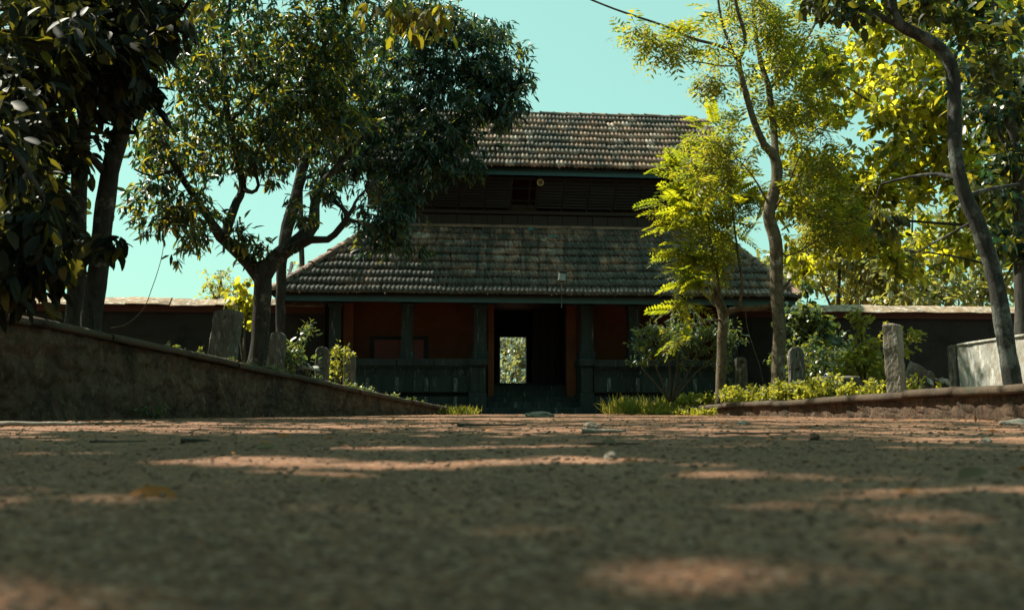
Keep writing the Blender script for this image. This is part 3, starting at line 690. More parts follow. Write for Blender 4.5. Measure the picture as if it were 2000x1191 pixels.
# rubble lying on the left parapet
# ------------------------------------------------------------------ compound walls
def compound(x0, x1, label):
    root = empty('compound_wall', to_world(x0, 1.6, 0), YAW); L = x1 - x0
    zc = 3.45
    mb = MB(); nx = int(L / .25); nz = 12
    for i in range(nx + 1):
        for k in range(nz + 1):
            x = i * L / nx; z = -.1 + (zc - .44 + .1) * k / nz; q = Vector((x * 1.5 + x0, z * 2.0, 4)); mb.v.append((x, -.0 + .05 * noise.noise(q) + .03 * noise.noise(q * 3), z))
    for i in range(nx):
        for k in range(nz): a = i * (nz + 1) + k; mb.f.append((a, a + nz + 1, a + nz + 2, a + 1))
    mb.box(0, L, .12, .5, -.1, zc - .45)
    build('wall_body', mb, M['compound'], root)
    build('red_band', MB().box(0, L, -.1, .5, zc - .44, zc - .25), M['redband'], root)
    a = 0.0
    while a < L - .2:
        b = min(a + random.uniform(1.2, 2.2), L)
        if L - b < .5: b = L
        dz = random.gauss(0, .012); c = MB(); k = 8; pr = [(-.26, zc - .27), (-.25, zc - .235), (.0, zc - .06), (.12, zc), (.28, zc), (.62, zc - .235), (.62, zc - .249)]
        pr[0] = (-.26, zc - .249)
        xs = np.linspace(a, b - .015, k)
        for x in xs:
            for y, z in pr:
                w = Vector((x * 1.3 + x0, y * 4, z * 3)); c.v.append((x, y + .015 * noise.noise(w), z + dz + .035 * noise.noise(w * 1.4 + Vector((3, 3, 3)))))
        m = len(pr)
        for j in range(k - 1):
            for t in range(m): c.f.append((j * m + t, (j + 1) * m + t, (j + 1) * m + (t + 1) % m, j * m + (t + 1) % m))
        c.f += [tuple(range(m)), tuple(range((k - 1) * m, k * m))]
        build('coping_length', c, M['wallcap'], root); a = b
    tag(root, label, 'wall'); return root
compound(-24, wl - .252, 'dark compound wall with pale sloped coping left of the gatehouse')
compound(wr + .252, 27, 'dark compound wall with pale sloped coping right of the gatehouse')

# ------------------------------------------------------------------ leaves and trees
def unit(a): return a / (np.linalg.norm(a, axis=-1, keepdims=True) + 1e-9)
LEAF = {  # (along, across, up) stations; a folded blade with a drooping tip
    'lance': ([(0, 0, 0), (.35, -.5, .05), (.35, 0, 0), (.35, .5, .05), (.72, -.36, .0), (.72, 0, -.04), (.72, .36, .0), (1, 0, -.12)],
              [(0, 2, 1), (0, 3, 2), (1, 2, 4), (2, 5, 4), (2, 3, 5), (3, 6, 5), (4, 5, 7), (5, 6, 7)]),
    'oval': ([(0, 0, 0), (.22, -.40, .05), (.22, 0, 0), (.22, .40, .05), (.55, -.5, .06), (.55, 0, 0), (.55, .5, .06), (.84, -.28, .0), (.84, .28, .0), (1, 0, -.07)],
             [(0, 2, 1), (0, 3, 2), (1, 2, 4), (2, 5, 4), (2, 3, 5), (3, 6, 5), (4, 5, 7), (5, 6, 8), (5, 8, 7), (7, 8, 9)]),
    'small': ([(0, 0, 0), (.45, -.5, .04), (.45, .5, .04), (1, 0, -.05)], [(0, 2, 1), (1, 2, 3)]),
}
def leaves_np(P, D, N, L, W, kind='lance'):
    """arrays of leaf bases, directions, normals, lengths, widths -> verts, tris, rnd"""
    T, Fc = LEAF[kind]; T = np.array(T); Fc = np.array(Fc); n = len(P); k = len(T)
    D = unit(D); S = unit(np.cross(D, N)); U = np.cross(S, D)
    L = np.asarray(L)[:, None, None]; W = np.asarray(W)[:, None, None]
    V = P[:, None, :] + D[:, None, :] * T[None, :, :1] * L + S[:, None, :] * T[None, :, 1:2] * W + U[:, None, :] * T[None, :, 2:] * L
    Fs = Fc[None] + (np.arange(n) * k)[:, None, None]
    rnd = np.repeat(rng.random(n), k)
    return V.reshape(-1, 3), Fs.reshape(-1, 3), rnd

CLUMP = 6
def blob_points(blobs):
    out = []
    for px, py, rx, ry, Y, rY, n in blobs:
        c = max(1, n // CLUMP); d = unit(rng.normal(size=(c, 3))) * rng.random((c, 1)) ** .42
        q = atn(px + d[:, 0] * rx, py + d[:, 1] * ry, Y + d[:, 2] * rY); k = -(-n // c)
        out.append((np.repeat(q, k, 0) + rng.normal(size=(c * k, 3)) * m_at(min(rx, ry) * .2 + 8, Y) * np.array([1, 1, .7]))[:n])
    return np.concatenate(out)
def world_points(blobs):
    out = []
    for x, y, z, rx, ry, rz, n in blobs:
        d = unit(rng.normal(size=(n, 3))) * rng.random((n, 1)) ** .42; out.append(np.array([x, y, z]) + d * np.array([rx, ry, rz]))
    return np.concatenate(out)

def grow(nodes, radii, targets, lift=.12, tip=.004, base=.022, sides=4, reach=None):
    """join every target to the nearest wood already there; returns twig tubes and the direction each twig ends in"""
    N = np.zeros((len(nodes) + len(targets) * 4, 3)); k = len(nodes); N[:k] = nodes
    Rr = np.zeros(len(N)); Rr[:k] = radii
    d0 = np.array([((N[:k] - t) ** 2).sum(1).min() for t in targets]); order = np.argsort(d0)
    Vs, Fs, nb = [], [], 0; ends = np.zeros((len(targets), 3)); ok = np.ones(len(targets), bool)
    for i in order:
        t = targets[i]; d2 = ((N[:k] - t) ** 2).sum(1); j = int(d2.argmin()); p = N[j]; L = math.sqrt(d2[j])
        if reach and L > reach: ok[i] = False; continue
        c = (p + t) / 2 + np.array([0, 0, lift * L]) + rng.normal(size=3) * .12 * L
        tt = np.linspace(0, 1, 5)[:, None]; Q = (1 - tt) ** 2 * p + 2 * tt * (1 - tt) * c + tt ** 2 * t
        r0 = min(Rr[j] * .75, base, .006 + .02 * L); rr = np.linspace(r0, tip, 5)
        V, Fc = tube(Q, rr, sides, False); Vs.append(V); Fs.append(np.array(Fc) + nb); nb += len(V)
        N[k:k + 4] = Q[1:]; Rr[k:k + 4] = rr[1:]; k += 4; ends[i] = Q[-1] - Q[-2]
    return np.concatenate(Vs), np.concatenate(Fs), unit(ends), ok

def whorl(P, A, m, L, W, kind, spread=1.0, droop=.4, jit=.08, lv=.25, tilt=.5):
    """m leaves round the end of every twig"""
    n = len(P); P = np.repeat(P, m, 0); A = np.repeat(A, m, 0)
    rad = unit(rng.normal(size=(n * m, 3))); rad = unit(rad - A * (rad * A).sum(1, keepdims=True))
    D = A * rng.uniform(.1, .9, (n * m, 1)) + rad * spread * rng.uniform(.5, 1, (n * m, 1)) + np.array([0, 0, -droop])
    B = P + A * rng.uniform(-jit * 2, jit, (n * m, 1)) + rng.normal(size=(n * m, 3)) * jit * .35
    Nn = np.array([0, 0, 1.0]) + rng.normal(size=(n * m, 3)) * tilt + A * .3
    s = rng.uniform(1 - lv, 1 + lv, n * m)
    return leaves_np(B, D, Nn, L * s, W * s * rng.uniform(.8, 1.2, n * m), kind), (B, D, Nn, L * s, W * s)

def pinnate(P, A, m, L, pairs, ll, lw, droop=.35, kind='small', spread=.9):
    """m feathered leaves at every twig end"""
    n = len(P) * m; P = np.repeat(P, m, 0); A = np.repeat(A, m, 0)
    rad = unit(rng.normal(size=(n, 3))); D = unit(A * rng.uniform(.2, 1, (n, 1)) + rad * spread + np.array([0, 0, -droop * .4]))
    up = unit(np.array([0, 0, 1.0]) + rng.normal(size=(n, 3)) * .35); S = unit(np.cross(D, up)); U = np.cross(S, D)
    s = rng.uniform(.75, 1.2, n); Bs, Ds, Ns, Ls, Ws = [], [], [], [], []
    for i in range(pairs):
        t = (i + .8) / pairs
        b = P + D * (L * s * t)[:, None] - np.array([0, 0, 1]) * (droop * L * s * t * t * .5)[:, None]
        q = math.sin(math.pi * min(1, .25 + t * .68))
        for sg in (-1, 1):
            Bs.append(b); Ds.append(D * .55 + S * sg + rng.normal(size=(n, 3)) * .12 - np.array([0, 0, droop * .5])); Ns.append(U + rng.normal(size=(n, 3)) * .15); Ls.append(ll * s * q); Ws.append(lw * s * q)
    return leaves_np(np.concatenate(Bs), np.concatenate(Ds), np.concatenate(Ns), np.concatenate(Ls), np.concatenate(Ws), kind)

def limbs(root, paths, mat, rough=.14, sides=12, name='trunk'):
    """paths: lists of (px, py, Y, width in px); one mesh of wood; returns sample nodes for twigs"""
    mb = MB(); Ns, Rs = [], []
    for q, path in enumerate(paths):
        P = [at(a, b, c) for a, b, c, w in path]; Rd = [m_at(w, c) / 2 for a, b, c, w in path]
        S, rr = spline(P, Rd); V, Fc = tube(S, rr, sides if rr.max() > .04 else 7, True, rough, q * 3.7); mb.add(V, Fc); Ns.append(S); Rs.append(rr)
    o = build(name, mb, mat, None, True); keep(o, root); return np.concatenate(Ns), np.concatenate(Rs)
def wlimbs(root, paths, mat, rough=.14, sides=10):
    mb = MB(); Ns, Rs = [], []
    for q, path in enumerate(paths):
        S, rr = spline([p[:3] for p in path], [p[3] for p in path], .3); V, Fc = tube(S, rr, sides, True, rough, q * 3.1); mb.add(V, Fc); Ns.append(S); Rs.append(rr)
    keep(build('trunk', mb, mat, None, True), root); return np.concatenate(Ns), np.concatenate(Rs)
def add_np(root, name, V, Fc, mat, rnd=None, kind='stuff', smooth=False):
    me = mesh_np(name, V, Fc, rnd); o = link(name, me, mat, None, smooth); keep(o, root)
    if kind: tag(o, kind=kind)
    return o
def leaf_parts(root, raw, mat, kind, most, inside=True):
    """the leaves that show largest become objects of their own (one shared blade); returns a mask of the rest"""
    B, D, Nn, L, W = raw
    y = B[:, 1]; ok = y > 1
    cz = (B[:, 2] - CAMZ) * CT - y * ST; cy_ = y * CT + (B[:, 2] - CAMZ) * ST
    u = 1000 + F * B[:, 0] / cy_; v = 595.5 - F * cz / cy_
    score = np.where((u > 5) & (u < 1995) & (v > 5) & (v < 800), L / y, 0)
    pick = np.argsort(-score * rng.uniform(.6, 1, len(score)))[:most]; pick = pick[score[pick] > 0]
    T, Fc = LEAF[kind]; me = mesh_np('leaf', T, Fc); me.materials.append(mat)
    D = unit(D); S = unit(np.cross(D, Nn)); U = np.cross(S, D); rl = np.array(root.location)
    for i in pick:
        b = B[i] - rl
        Mx = Matrix(((D[i, 0] * L[i], S[i, 0] * W[i], U[i, 0] * L[i], b[0]), (D[i, 1] * L[i], S[i, 1] * W[i], U[i, 1] * L[i], b[1]), (D[i, 2] * L[i], S[i, 2] * W[i], U[i, 2] * L[i], b[2]), (0, 0, 0, 1)))
        link('leaf', me, None, root, False, Mx)
    m = np.ones(len(B), bool); m[pick] = False; return m
def rest(raw, mask, kind): return leaves_np(*[a[mask] for a in raw], kind)

def sun_gap(P):  # drops leaves whose shadow would cover the chosen lit streaks
    k = P[:, 2] / SUN.z; gx_ = P[:, 0] - SUN.x * k; gy_ = P[:, 1] - SUN.y * k
    nz_ = np.array([.10 * noise.noise(Vector((q * 2.3, 0, 0))) for q in gx_])
    a = (gy_ > 2.12 + .06 * gx_ + nz_) & (gy_ < 2.45 + .03 * gx_ + nz_ * 2) & (gx_ > -.82) & (gx_ < .34)
    b = (gy_ > 1.38 + nz_ * .5) & (gy_ < 1.58 + nz_) & (gx_ > .45) & (gx_ < 1.2)
    c = (gy_ > 2.9) & (gy_ < 3.15) & (gx_ > -.6) & (gx_ < .3)
    d = (gy_ > 4.0 + nz_) & (gy_ < 4.4 + nz_ * 3) & (gx_ > 1.6) & (gx_ < 3.5)
    return ~(a | b | c | d)

# --- big mango-like tree, left of the gatehouse
t2 = empty('mango_tree', at(512, 712, 19)); Y = 19
N, Rr = limbs(t2, [
    [(503, 730, Y, 46), (505, 690, Y, 38), (511, 620, Y, 35), (513, 560, Y, 36), (512, 525, Y, 38), (508, 512, Y, 28)],
    [(512, 545, Y, 34), (488, 515, Y, 27), (450, 478, Y, 25), (432, 462, Y - .2, 24), (410, 430, Y - .5, 17), (380, 385, Y - .8, 14), (345, 330, Y - 1, 13), (310, 255, Y - 1.2, 11), (287, 185, Y - 1.4, 9), (280, 110, Y - 1.5, 7), (262, 20, Y - 1.5, 5)],
    [(436, 470, Y, 22), (447, 435, Y, 19), (462, 395, Y + .2, 17), (474, 365, Y + .3, 15), (462, 300, Y + .4, 13), (446, 240, Y + .5, 11), (440, 170, Y + .4, 10), (438, 90, Y + .3, 8), (450, 0, Y + .2, 7)],
    [(474, 368, Y + .3, 12), (492, 376, Y + .1, 8), (505, 362, Y, 7), (497, 325, Y, 6), (508, 285, Y, 5), (540, 235, Y, 4)],
    [(514, 540, Y, 36), (535, 508, Y + .1, 32), (560, 488, Y + .2, 31), (590, 465, Y + .3, 28), (612, 440, Y + .5, 24), (614, 405, Y + .8, 20), (622, 370, Y + 1, 18), (650, 335, Y + 1.2, 14), (690, 290, Y + 1.4, 10), (740, 240, Y + 1.6, 7)],
    [(572, 486, Y + .1, 22), (605, 468, Y - .2, 17), (640, 468, Y - .5, 14), (665, 445, Y - .7, 14), (678, 425, Y - .8, 13), (668, 405, Y - .8, 9), (640, 388, Y - .7, 5)],
    [(676, 428, Y - .8, 10), (690, 405, Y - .8, 7), (700, 385, Y - .8, 5), (740, 350, Y - .6, 4)],
    [(680, 430, Y - .8, 7), (705, 435, Y - .6, 5), (730, 440, Y - .4, 4)],
    [(446, 240, Y + .5, 8), (500, 190, Y + .8, 6), (560, 130, Y + 1, 5)],
    [(345, 330, Y - 1, 7), (300, 345, Y - 1.2, 5), (262, 330, Y - 1.4, 4)],
    [(380, 385, Y - .8, 7), (350, 420, Y - 1.2, 5), (300, 430, Y - 1.4, 3)],
], M['bark_mango'])
tg = blob_points([
    (330, 400, 95, 85, Y - 1.3, 1.2, 130), (300, 300, 70, 80, Y - 1.6, 1.2, 60), (420, 440, 60, 40, Y - .6, .8, 30),
    (420, 250, 120, 130, Y, 2.0, 210), (420, 90, 170, 130, Y, 2.4, 330), (560, 170, 130, 150, Y + .6, 2.2, 330), (540, 290, 80, 70, Y + .6, 1.6, 90),
    (660, 90, 130, 120, Y + .6, 2.2, 300), (640, 230, 100, 80, Y + 1, 1.6, 180), (640, 380, 60, 40, Y - .6, .6, 22),
    (490, 480, 35, 35, Y - .4, .4, 22), (600, 420, 40, 50, Y, .6, 14), (420, -90, 260, 90, Y, 3, 160), (700, -60, 160, 90, Y + .6, 3, 120)])
tg = tg[rng.random(len(tg)) < .96]
tg = np.concatenate([tg, world_points([(-4.6, 19.2, 10.4, 3.2, 2.2, 1.7, 240)])])  # unseen top of the crown, added to shade the path
TV, TF, A, ok = grow(N, Rr, tg)
add_np(t2, 'twigs', TV, TF, M['bark_mango'])
(LV, LF, lr_), raw = whorl(tg[ok], A[ok], 9, .21, .054, 'lance', 1.0, .5, .12)
add_np(t2, 'crown', LV, LF, M['lf_mango'], lr_); tag(t2, 'large dark leafy tree with forked trunk, left of the gatehouse', 'tree')

# --- second tree behind it whose crown overhangs the roofs
t2b = empty('mango_tree', at(545, 690, 27.4)); Y = 27.4
N, Rr = limbs(t2b, [
    [(549, 720, Y, 20), (548, 650, Y, 19), (549, 560, Y, 20), (552, 500, Y, 21), (562, 440, Y, 25), (578, 385, Y, 23), (592, 325, Y, 21), (612, 285, Y, 18), (650, 250, Y, 14), (720, 215, Y, 10), (800, 190, Y, 8), (880, 160, Y, 6)],
    [(605, 300, Y, 14), (660, 310, Y + .2, 11), (730, 320, Y + .3, 9), (800, 335, Y + .2, 7), (850, 310, Y, 5)],
    [(600, 310, Y, 12), (612, 230, Y, 10), (650, 140, Y, 8), (700, 60, Y, 6)],
    [(700, 225, Y, 8), (780, 120, Y, 6), (860, 60, Y, 5)]], M['bark_mango'])
Y = 26.6
tg = blob_points([(a, b, c, d, e, f * .6, g) for a, b, c, d, e, f, g in [
    (760, 300, 110, 80, Y, 2.0, 260), (770, 410, 60, 50, Y - .6, 1.2, 90), (760, 440, 60, 60, Y - .8, .8, 50), (850, 290, 90, 55, Y - .4, 1.4, 130),
    (880, 200, 130, 70, Y, 2, 240), (960, 130, 70, 80, Y - .2, 1.4, 150), (985, 190, 48, 55, Y - .3, 1, 70), (870, 90, 120, 80, Y, 2, 240), (760, 130, 120, 110, Y, 2, 260), (680, 200, 90, 90, Y, 2, 150), (650, 300, 60, 60, Y, 1.4, 60),
    (820, 20, 110, 60, Y, 2, 120), (920, 340, 30, 20, Y - .4, .5, 12), (800, 480, 34, 22, Y - .4, .4, 12)]])
TV, TF, A, ok = grow(N, Rr, tg); add_np(t2b, 'twigs', TV, TF, M['bark_mango'])
(LV, LF, lr_), raw = whorl(tg[ok], A[ok], 11, .25, .065, 'lance', 1.0, .6, .14)
add_np(t2b, 'crown', LV, LF, M['lf_mango2'], lr_); tag(t2b, 'grey trunked tree whose dense crown hides the left half of the roofs', 'tree')

# --- dark broad-leaved trees at the left edge
CLUMP = 2
t1 = empty('broadleaf_tree', at(185, 655, 14.5)); Y = 14.5
N, Rr = limbs(t1, [
    [(176, 680, Y, 44), (178, 630, Y, 40), (188, 560, Y, 39), (197, 480, Y, 39), (205, 400, Y, 38), (215, 335, Y, 36), (238, 250, Y, 33), (262, 175, Y, 30), (285, 90, Y, 24), (310, -10, Y, 20), (330, -120, Y, 14)],
    [(208, 340, Y, 20), (180, 310, Y - .3, 15), (145, 275, Y - .8, 12), (90, 240, Y - 1.5, 9), (20, 200, Y - 2.2, 6)],
    [(262, 175, Y, 20), (300, 110, Y - .5, 13), (345, 40, Y - 1, 9), (400, -40, Y - 1.4, 7)],
    [(280, 100, Y, 16), (230, 20, Y - .8, 11), (180, -60, Y - 1.5, 8)]], M['bark_mango'])
tg = blob_points([(240, 70, 100, 80, Y - 1.5, 1.8, 80), (130, 60, 120, 80, Y - 2, 2, 80), (290, 30, 70, 50, Y - 1.5, 1.2, 50), (80, 190, 100, 70, Y - 2.4, 1.8, 40), (250, 190, 60, 40, Y - 1.0, .8, 30), (200, -60, 200, 60, Y - 1, 3, 90), (200, 130, 130, 70, Y - 1.5, 1.4, 60), (60, 120, 80, 120, Y - 2.4, 1.4, 70), (170, 270, 50, 40, Y - 1, .8, 12), (200, 470, 35, 40, Y - .8, .3, 8)] + [])
tg = np.concatenate([tg, world_points([(-4.6, 14.2, 10.2, 2.6, 2.4, 1.8, 150), (-6.5, 13, 9.5, 2.2, 2.2, 1.6, 90)])])  # unseen high crown, added to shade the right wall and path
TV, TF, A, ok = grow(N, Rr, tg, .1, .004, .02); add_np(t1, 'twigs', TV, TF, M['bark_grey'])
(_, _, _), raw = whorl(tg[ok], A[ok], 7, .27, .105, 'oval', 1.0, .65, .14, .3, .6)
mk = leaf_parts(t1, raw, M['lf_shaded'], 'oval', 150); LV, LF, lr_ = rest(raw, mk, 'oval'); add_np(t1, 'crown', LV, LF, M['lf_shaded'], lr_)
NB, RB = limbs(t1, [[(310, -60, Y, 14), (450, -110, Y - 1.5, 11), (600, -90, Y - 2.8, 8), (720, -60, Y - 3.2, 6), (860, -40, Y - 3.4, 3)]], M['bark_grey'], .1, 8, 'bough')
tb = blob_points([(790, 10, 80, 34, 11.2, .3, 17), (730, 0, 50, 24, 11.3, .3, 7), (380, 20, 24, 24, 11.8, .3, 5), (840, 45, 40, 20, 11.2, .2, 5)])
TV, TF, A, ok = grow(NB, RB, tb, .05, .003, .01); add_np(t1, 'twigs', TV, TF, M['twig'])
(_, _, _), raw = whorl(tb[ok], A[ok], 5, .17, .075, 'oval', .8, 1.0, .1, .25, 1.2); leaf_parts(t1, raw, M['lf_olive'], 'oval', 200)
tag(t1, 'dark broad leaved tree leaning right at the left edge of the picture', 'tree')

t1b = empty('broadleaf_tree', at(148, 655, 15.6)); Y = 15.6
N, Rr = limbs(t1b, [
    [(142, 690, Y, 40), (145, 630, Y, 36), (150, 560, Y, 35), (152, 480, Y, 34), (153, 400, Y, 33), (158, 310, Y, 31), (168, 220, Y, 28), (176, 130, Y, 25), (170, 30, Y, 20), (165, -100, Y, 14)],
    [(153, 420, Y, 18), (120, 370, Y - .6, 13), (80, 340, Y - 1.2, 9), (30, 330, Y - 2, 6)],
    [(166, 230, Y, 16), (130, 150, Y - .5, 12), (80, 80, Y - 1, 9), (30, 20, Y - 1.5, 7)]], M['bark_mango'])
tg = blob_points([(60, 380, 80, 70, Y - 2, 1.6, 36), (60, 280, 80, 70, Y - 1.6, 1.6, 40), (40, 120, 80, 90, Y - 1, 2, 50), (150, 160, 80, 80, Y, 1.4, 40), (60, -40, 140, 60, Y - 1, 2.4, 60), (60, 470, 80, 70, Y - 1, 1.4, 50), (40, 200, 70, 120, Y - 1, 1.4, 50)])
TV, TF, A, ok = grow(N, Rr, tg, .1, .004, .02); add_np(t1b, 'twigs', TV, TF, M['bark_grey'])
(_, _, _), raw = whorl(tg[ok], A[ok], 8, .24, .095, 'oval', 1.0, .6, .14, .3, .6)
mk = leaf_parts(t1b, raw, M['lf_shaded'], 'oval', 160); LV, LF, lr_ = rest(raw, mk, 'oval'); add_np(t1b, 'crown', LV, LF, M['lf_shaded'], lr_)
tag(t1b, 'upright dark trunked tree just behind the leaning one at the left edge', 'tree')

# low branch of a nearer tree hanging in from the left
t0 = empty('broadleaf_tree', (-6.6, 9.6, 1.3))
N, Rr = wlimbs(t0, [
    [(-6.7, 9.7, 1.2, .17), (-6.6, 9.6, 2.4, .15), (-6.4, 9.4, 4.0, .13), (-6.1, 9.0, 5.6, .11), (-5.6, 8.4, 7.4, .08), (-5.0, 7.6, 9, .05)],
    [(-6.5, 9.5, 3.2, .08), (-5.6, 9.3, 3.2, .05), (-4.9, 9.2, 2.8, .035), (-4.4, 9.2, 2.1, .02)],
    [(-6.4, 9.4, 4.2, .08), (-5.4, 9.2, 4.6, .05), (-4.5, 9.0, 4.4, .03)],
    [(-6.0, 8.9, 5.9, .07), (-4.4, 8.0, 7.2, .05), (-2.6, 7.0, 8.0, .03), (-1.0, 6.0, 8.2, .02)],
    [(-5.6, 8.4, 7.4, .06), (-4.6, 6.0, 8.6, .04), (-3.8, 3.6, 9.0, .02)]], M['bark_grey'])
tg = np.concatenate([blob_points([(40, 470, 75, 95, 9.3, .5, 38), (20, 560, 50, 40, 9.2, .4, 9), (20, 330, 60, 80, 9.6, .6, 20), (90, 520, 40, 50, 9.3, .4, 8), (40, 60, 80, 90, 9.4, .9, 24)]),
    world_points([(-4.6, 6.0, 8.6, 2.4, 3.0, 1.2, 150), (-2.6, 6.6, 8.6, 2.0, 2.0, .8, 70), (-6.2, 7.6, 7.4, 1.6, 2.2, 1.2, 80), (-2.2, 9.4, 9.3, 2.6, 2.6, .9, 230), (-5.5, 11.0, 9.6, 2.4, 2.6, 1.0, 200), (-1.2, 12.4, 9.8, 2.2, 2.0, .9, 130)])])  # unseen overhead canopy, added to shade the path
TV, TF, A, ok = grow(N, Rr, tg, .1, .003, .014); add_np(t0, 'twigs', TV, TF, M['bark_grey'])
(_, _, _), raw = whorl(tg[ok], A[ok], 8, .22, .082, 'oval', 1.0, .75, .12, .3, .6)
mk = leaf_parts(t0, raw, M['lf_shaded'], 'oval', 200) & sun_gap(raw[0] + unit(raw[1]) * .1); LV, LF, lr_ = rest(raw, mk, 'oval'); add_np(t0, 'crown', LV, LF, M['lf_shaded'], lr_)
tag(t0, 'near drooping branches with large dark leaves at the far left edge', 'tree')

CLUMP = 6
# --- slender neem-like tree right of the entrance
t3 = empty('slender_tree', at(1518, 755, 19)); Y = 19
N, Rr = limbs(t3, [
    [(1518, 775, Y, 32), (1519, 740, Y, 27), (1521, 690, Y, 27), (1523, 640, Y, 26), (1518, 590, Y, 25), (1516, 540, Y, 26), (1517, 490, Y, 26), (1511, 455, Y, 25), (1502, 425, Y, 25), (1506, 395, Y, 23), (1517, 355, Y, 22), (1517, 320, Y, 22), (1508, 298, Y, 19), (1492, 282, Y, 15), (1472, 235, Y, 13), (1456, 180, Y, 12), (1445, 135, Y, 11), (1442, 112, Y, 11)],
    [(1515, 312, Y, 15), (1512, 260, Y + .2, 14), (1505, 200, Y + .4, 13), (1500, 165, Y + .5, 12), (1488, 130, Y + .6, 10), (1478, 80, Y + .7, 8), (1470, 10, Y + .8, 6)],
    [(1443, 118, Y, 8), (1425, 100, Y - .1, 7), (1400, 88, Y - .3, 6.5), (1350, 75, Y - .5, 6), (1300, 52, Y - .8, 5), (1250, 35, Y - 1, 4.5), (1200, 18, Y - 1.2, 4), (1150, -2, Y - 1.4, 4)],
    [(1444, 115, Y, 9), (1456, 85, Y - .1, 8), (1450, 50, Y - .2, 8), (1440, 20, Y - .3, 7), (1432, -30, Y - .4, 6)],
    [(1432, 105, Y, 7), (1415, 60, Y, 6), (1405, 20, Y, 5), (1400, -30, Y, 4)],
    [(1503, 172, Y + .5, 7), (1530, 150, Y + .6, 6), (1560, 105, Y + .8, 6), (1585, 60, Y + 1, 5), (1605, 20, Y + 1.2, 5), (1625, -30, Y + 1.4, 4)],
    [(1512, 470, Y, 5), (1535, 500, Y - .2, 3.5), (1580, 480, Y - .3, 3), (1640, 440, Y - .4, 3), (1720, 425, Y - .5, 2)],
    [(1504, 405, Y, 5), (1480, 360, Y - .3, 3.5), (1450, 320, Y - .4, 2.5), (1400, 290, Y - .5, 2)],
    [(1505, 425, Y, 5), (1540, 360, Y + .2, 3.5), (1560, 310, Y + .3, 3), (1600, 260, Y + .4, 2)],
    [(1448, 130, Y, 4), (1400, 128, Y - .2, 3), (1350, 120, Y - .3, 2.5), (1300, 130, Y - .4, 2)]], M['bark_pale'], .10)
tg = blob_points([(1330, 80, 80, 40, Y - .6, .8, 22), (1390, 130, 40, 60, Y - .2, .8, 20), (1240, 40, 50, 30, Y - 1, .5, 9), (1310, 120, 40, 50, Y - .4, .6, 10), (1440, 40, 80, 60, Y, 1.2, 30), (1510, 60, 70, 70, Y + .5, 1.2, 40), (1570, 90, 60, 80, Y + .8, 1, 40),
    (1470, 190, 60, 60, Y + .3, 1, 26), (1560, 220, 80, 80, Y + .6, .8, 50), (1430, 270, 50, 50, Y - .3, .6, 26), (1600, 330, 70, 90, Y + .4, .7, 60), (1570, 430, 60, 50, Y + .3, .6, 22), (1640, 430, 70, 50, Y - .4, .6, 44), (1420, 330, 50, 50, Y - .4, .7, 26), (1520, -40, 140, 60, Y, 1.6, 30)])
TV, TF, A, ok = grow(N, Rr, tg, .05, .0025, .012); add_np(t3, 'twigs', TV, TF, M['twig'])
LV, LF, lr_ = pinnate(tg[ok], A[ok], 4, .44, 5, .175, .048, .45)
add_np(t3, 'crown', LV, LF, M['lf_neem'], lr_); tag(t3, 'slender pale tree with kinked trunk and lacy leaves right of the entrance', 'tree')

# --- small tree with long bright feathered leaves
t4 = empty('feathery_tree', at(1408, 775, 21)); Y = 21
N, Rr = limbs(t4, [
    [(1408, 795, Y, 26), (1407, 760, Y, 20), (1409, 710, Y, 20), (1411, 660, Y, 20), (1413, 620, Y, 21), (1408, 598, Y, 20), (1400, 580, Y, 15), (1392, 565, Y, 10), (1385, 555, Y, 6)],
    [(1412, 622, Y, 15), (1422, 608, Y - .1, 14), (1445, 602, Y - .3, 13), (1470, 602, Y - .5, 12), (1500, 598, Y - .8, 10), (1512, 590, Y - .9, 8), (1530, 565, Y - 1, 6), (1545, 545, Y - 1.1, 4)],
    [(1404, 590, Y, 9), (1404, 560, Y - .1, 6), (1400, 530, Y - .2, 5.5), (1392, 500, Y - .3, 5), (1385, 440, Y - .3, 4), (1380, 370, Y - .3, 3), (1390, 310, Y - .2, 2.5)],
    [(1442, 603, Y - .3, 7), (1448, 575, Y - .4, 6), (1448, 540, Y - .5, 5.5), (1442, 505, Y - .5, 5), (1438, 470, Y - .4, 4), (1430, 410, Y - .3, 3), (1425, 340, Y - .2, 2.5)],
    [(1400, 580, Y, 6), (1370, 575, Y - .4, 4), (1340, 585, Y - .7, 3)], [(1410, 625, Y, 5), (1380, 628, Y - .4, 4), (1350, 640, Y - .7, 3)]], M['bark_pale'], .12, 10)
tg = blob_points([(1335, 330, 30, 22, Y - .4, .4, 9), (1350, 395, 55, 40, Y - .4, .6, 26), (1335, 445, 45, 34, Y - .5, .5, 20), (1350, 500, 50, 34, Y - .5, .6, 24), (1365, 545, 40, 22, Y - .5, .5, 12), (1345, 595, 34, 20, Y - .7, .4, 9), (1330, 640, 30, 14, Y - .8, .3, 8),
    (1400, 420, 50, 80, Y - .2, .8, 36), (1410, 330, 36, 50, Y, .6, 16), (1385, 270, 26, 26, Y, .5, 6), (1435, 400, 30, 50, Y, .5, 14), (1430, 270, 40, 40, Y + .3, .6, 8), (1335, 380, 30, 24, Y - .6, .4, 12), (1330, 500, 26, 24, Y - .6, .4, 14), (1345, 540, 34, 18, Y - .6, .4, 12), (1400, 500, 50, 36, Y - .2, .5, 16)])
TV, TF, A, ok = grow(N, Rr, tg, .05, .003, .012); add_np(t4, 'twigs', TV, TF, M['twig'])
fm = []
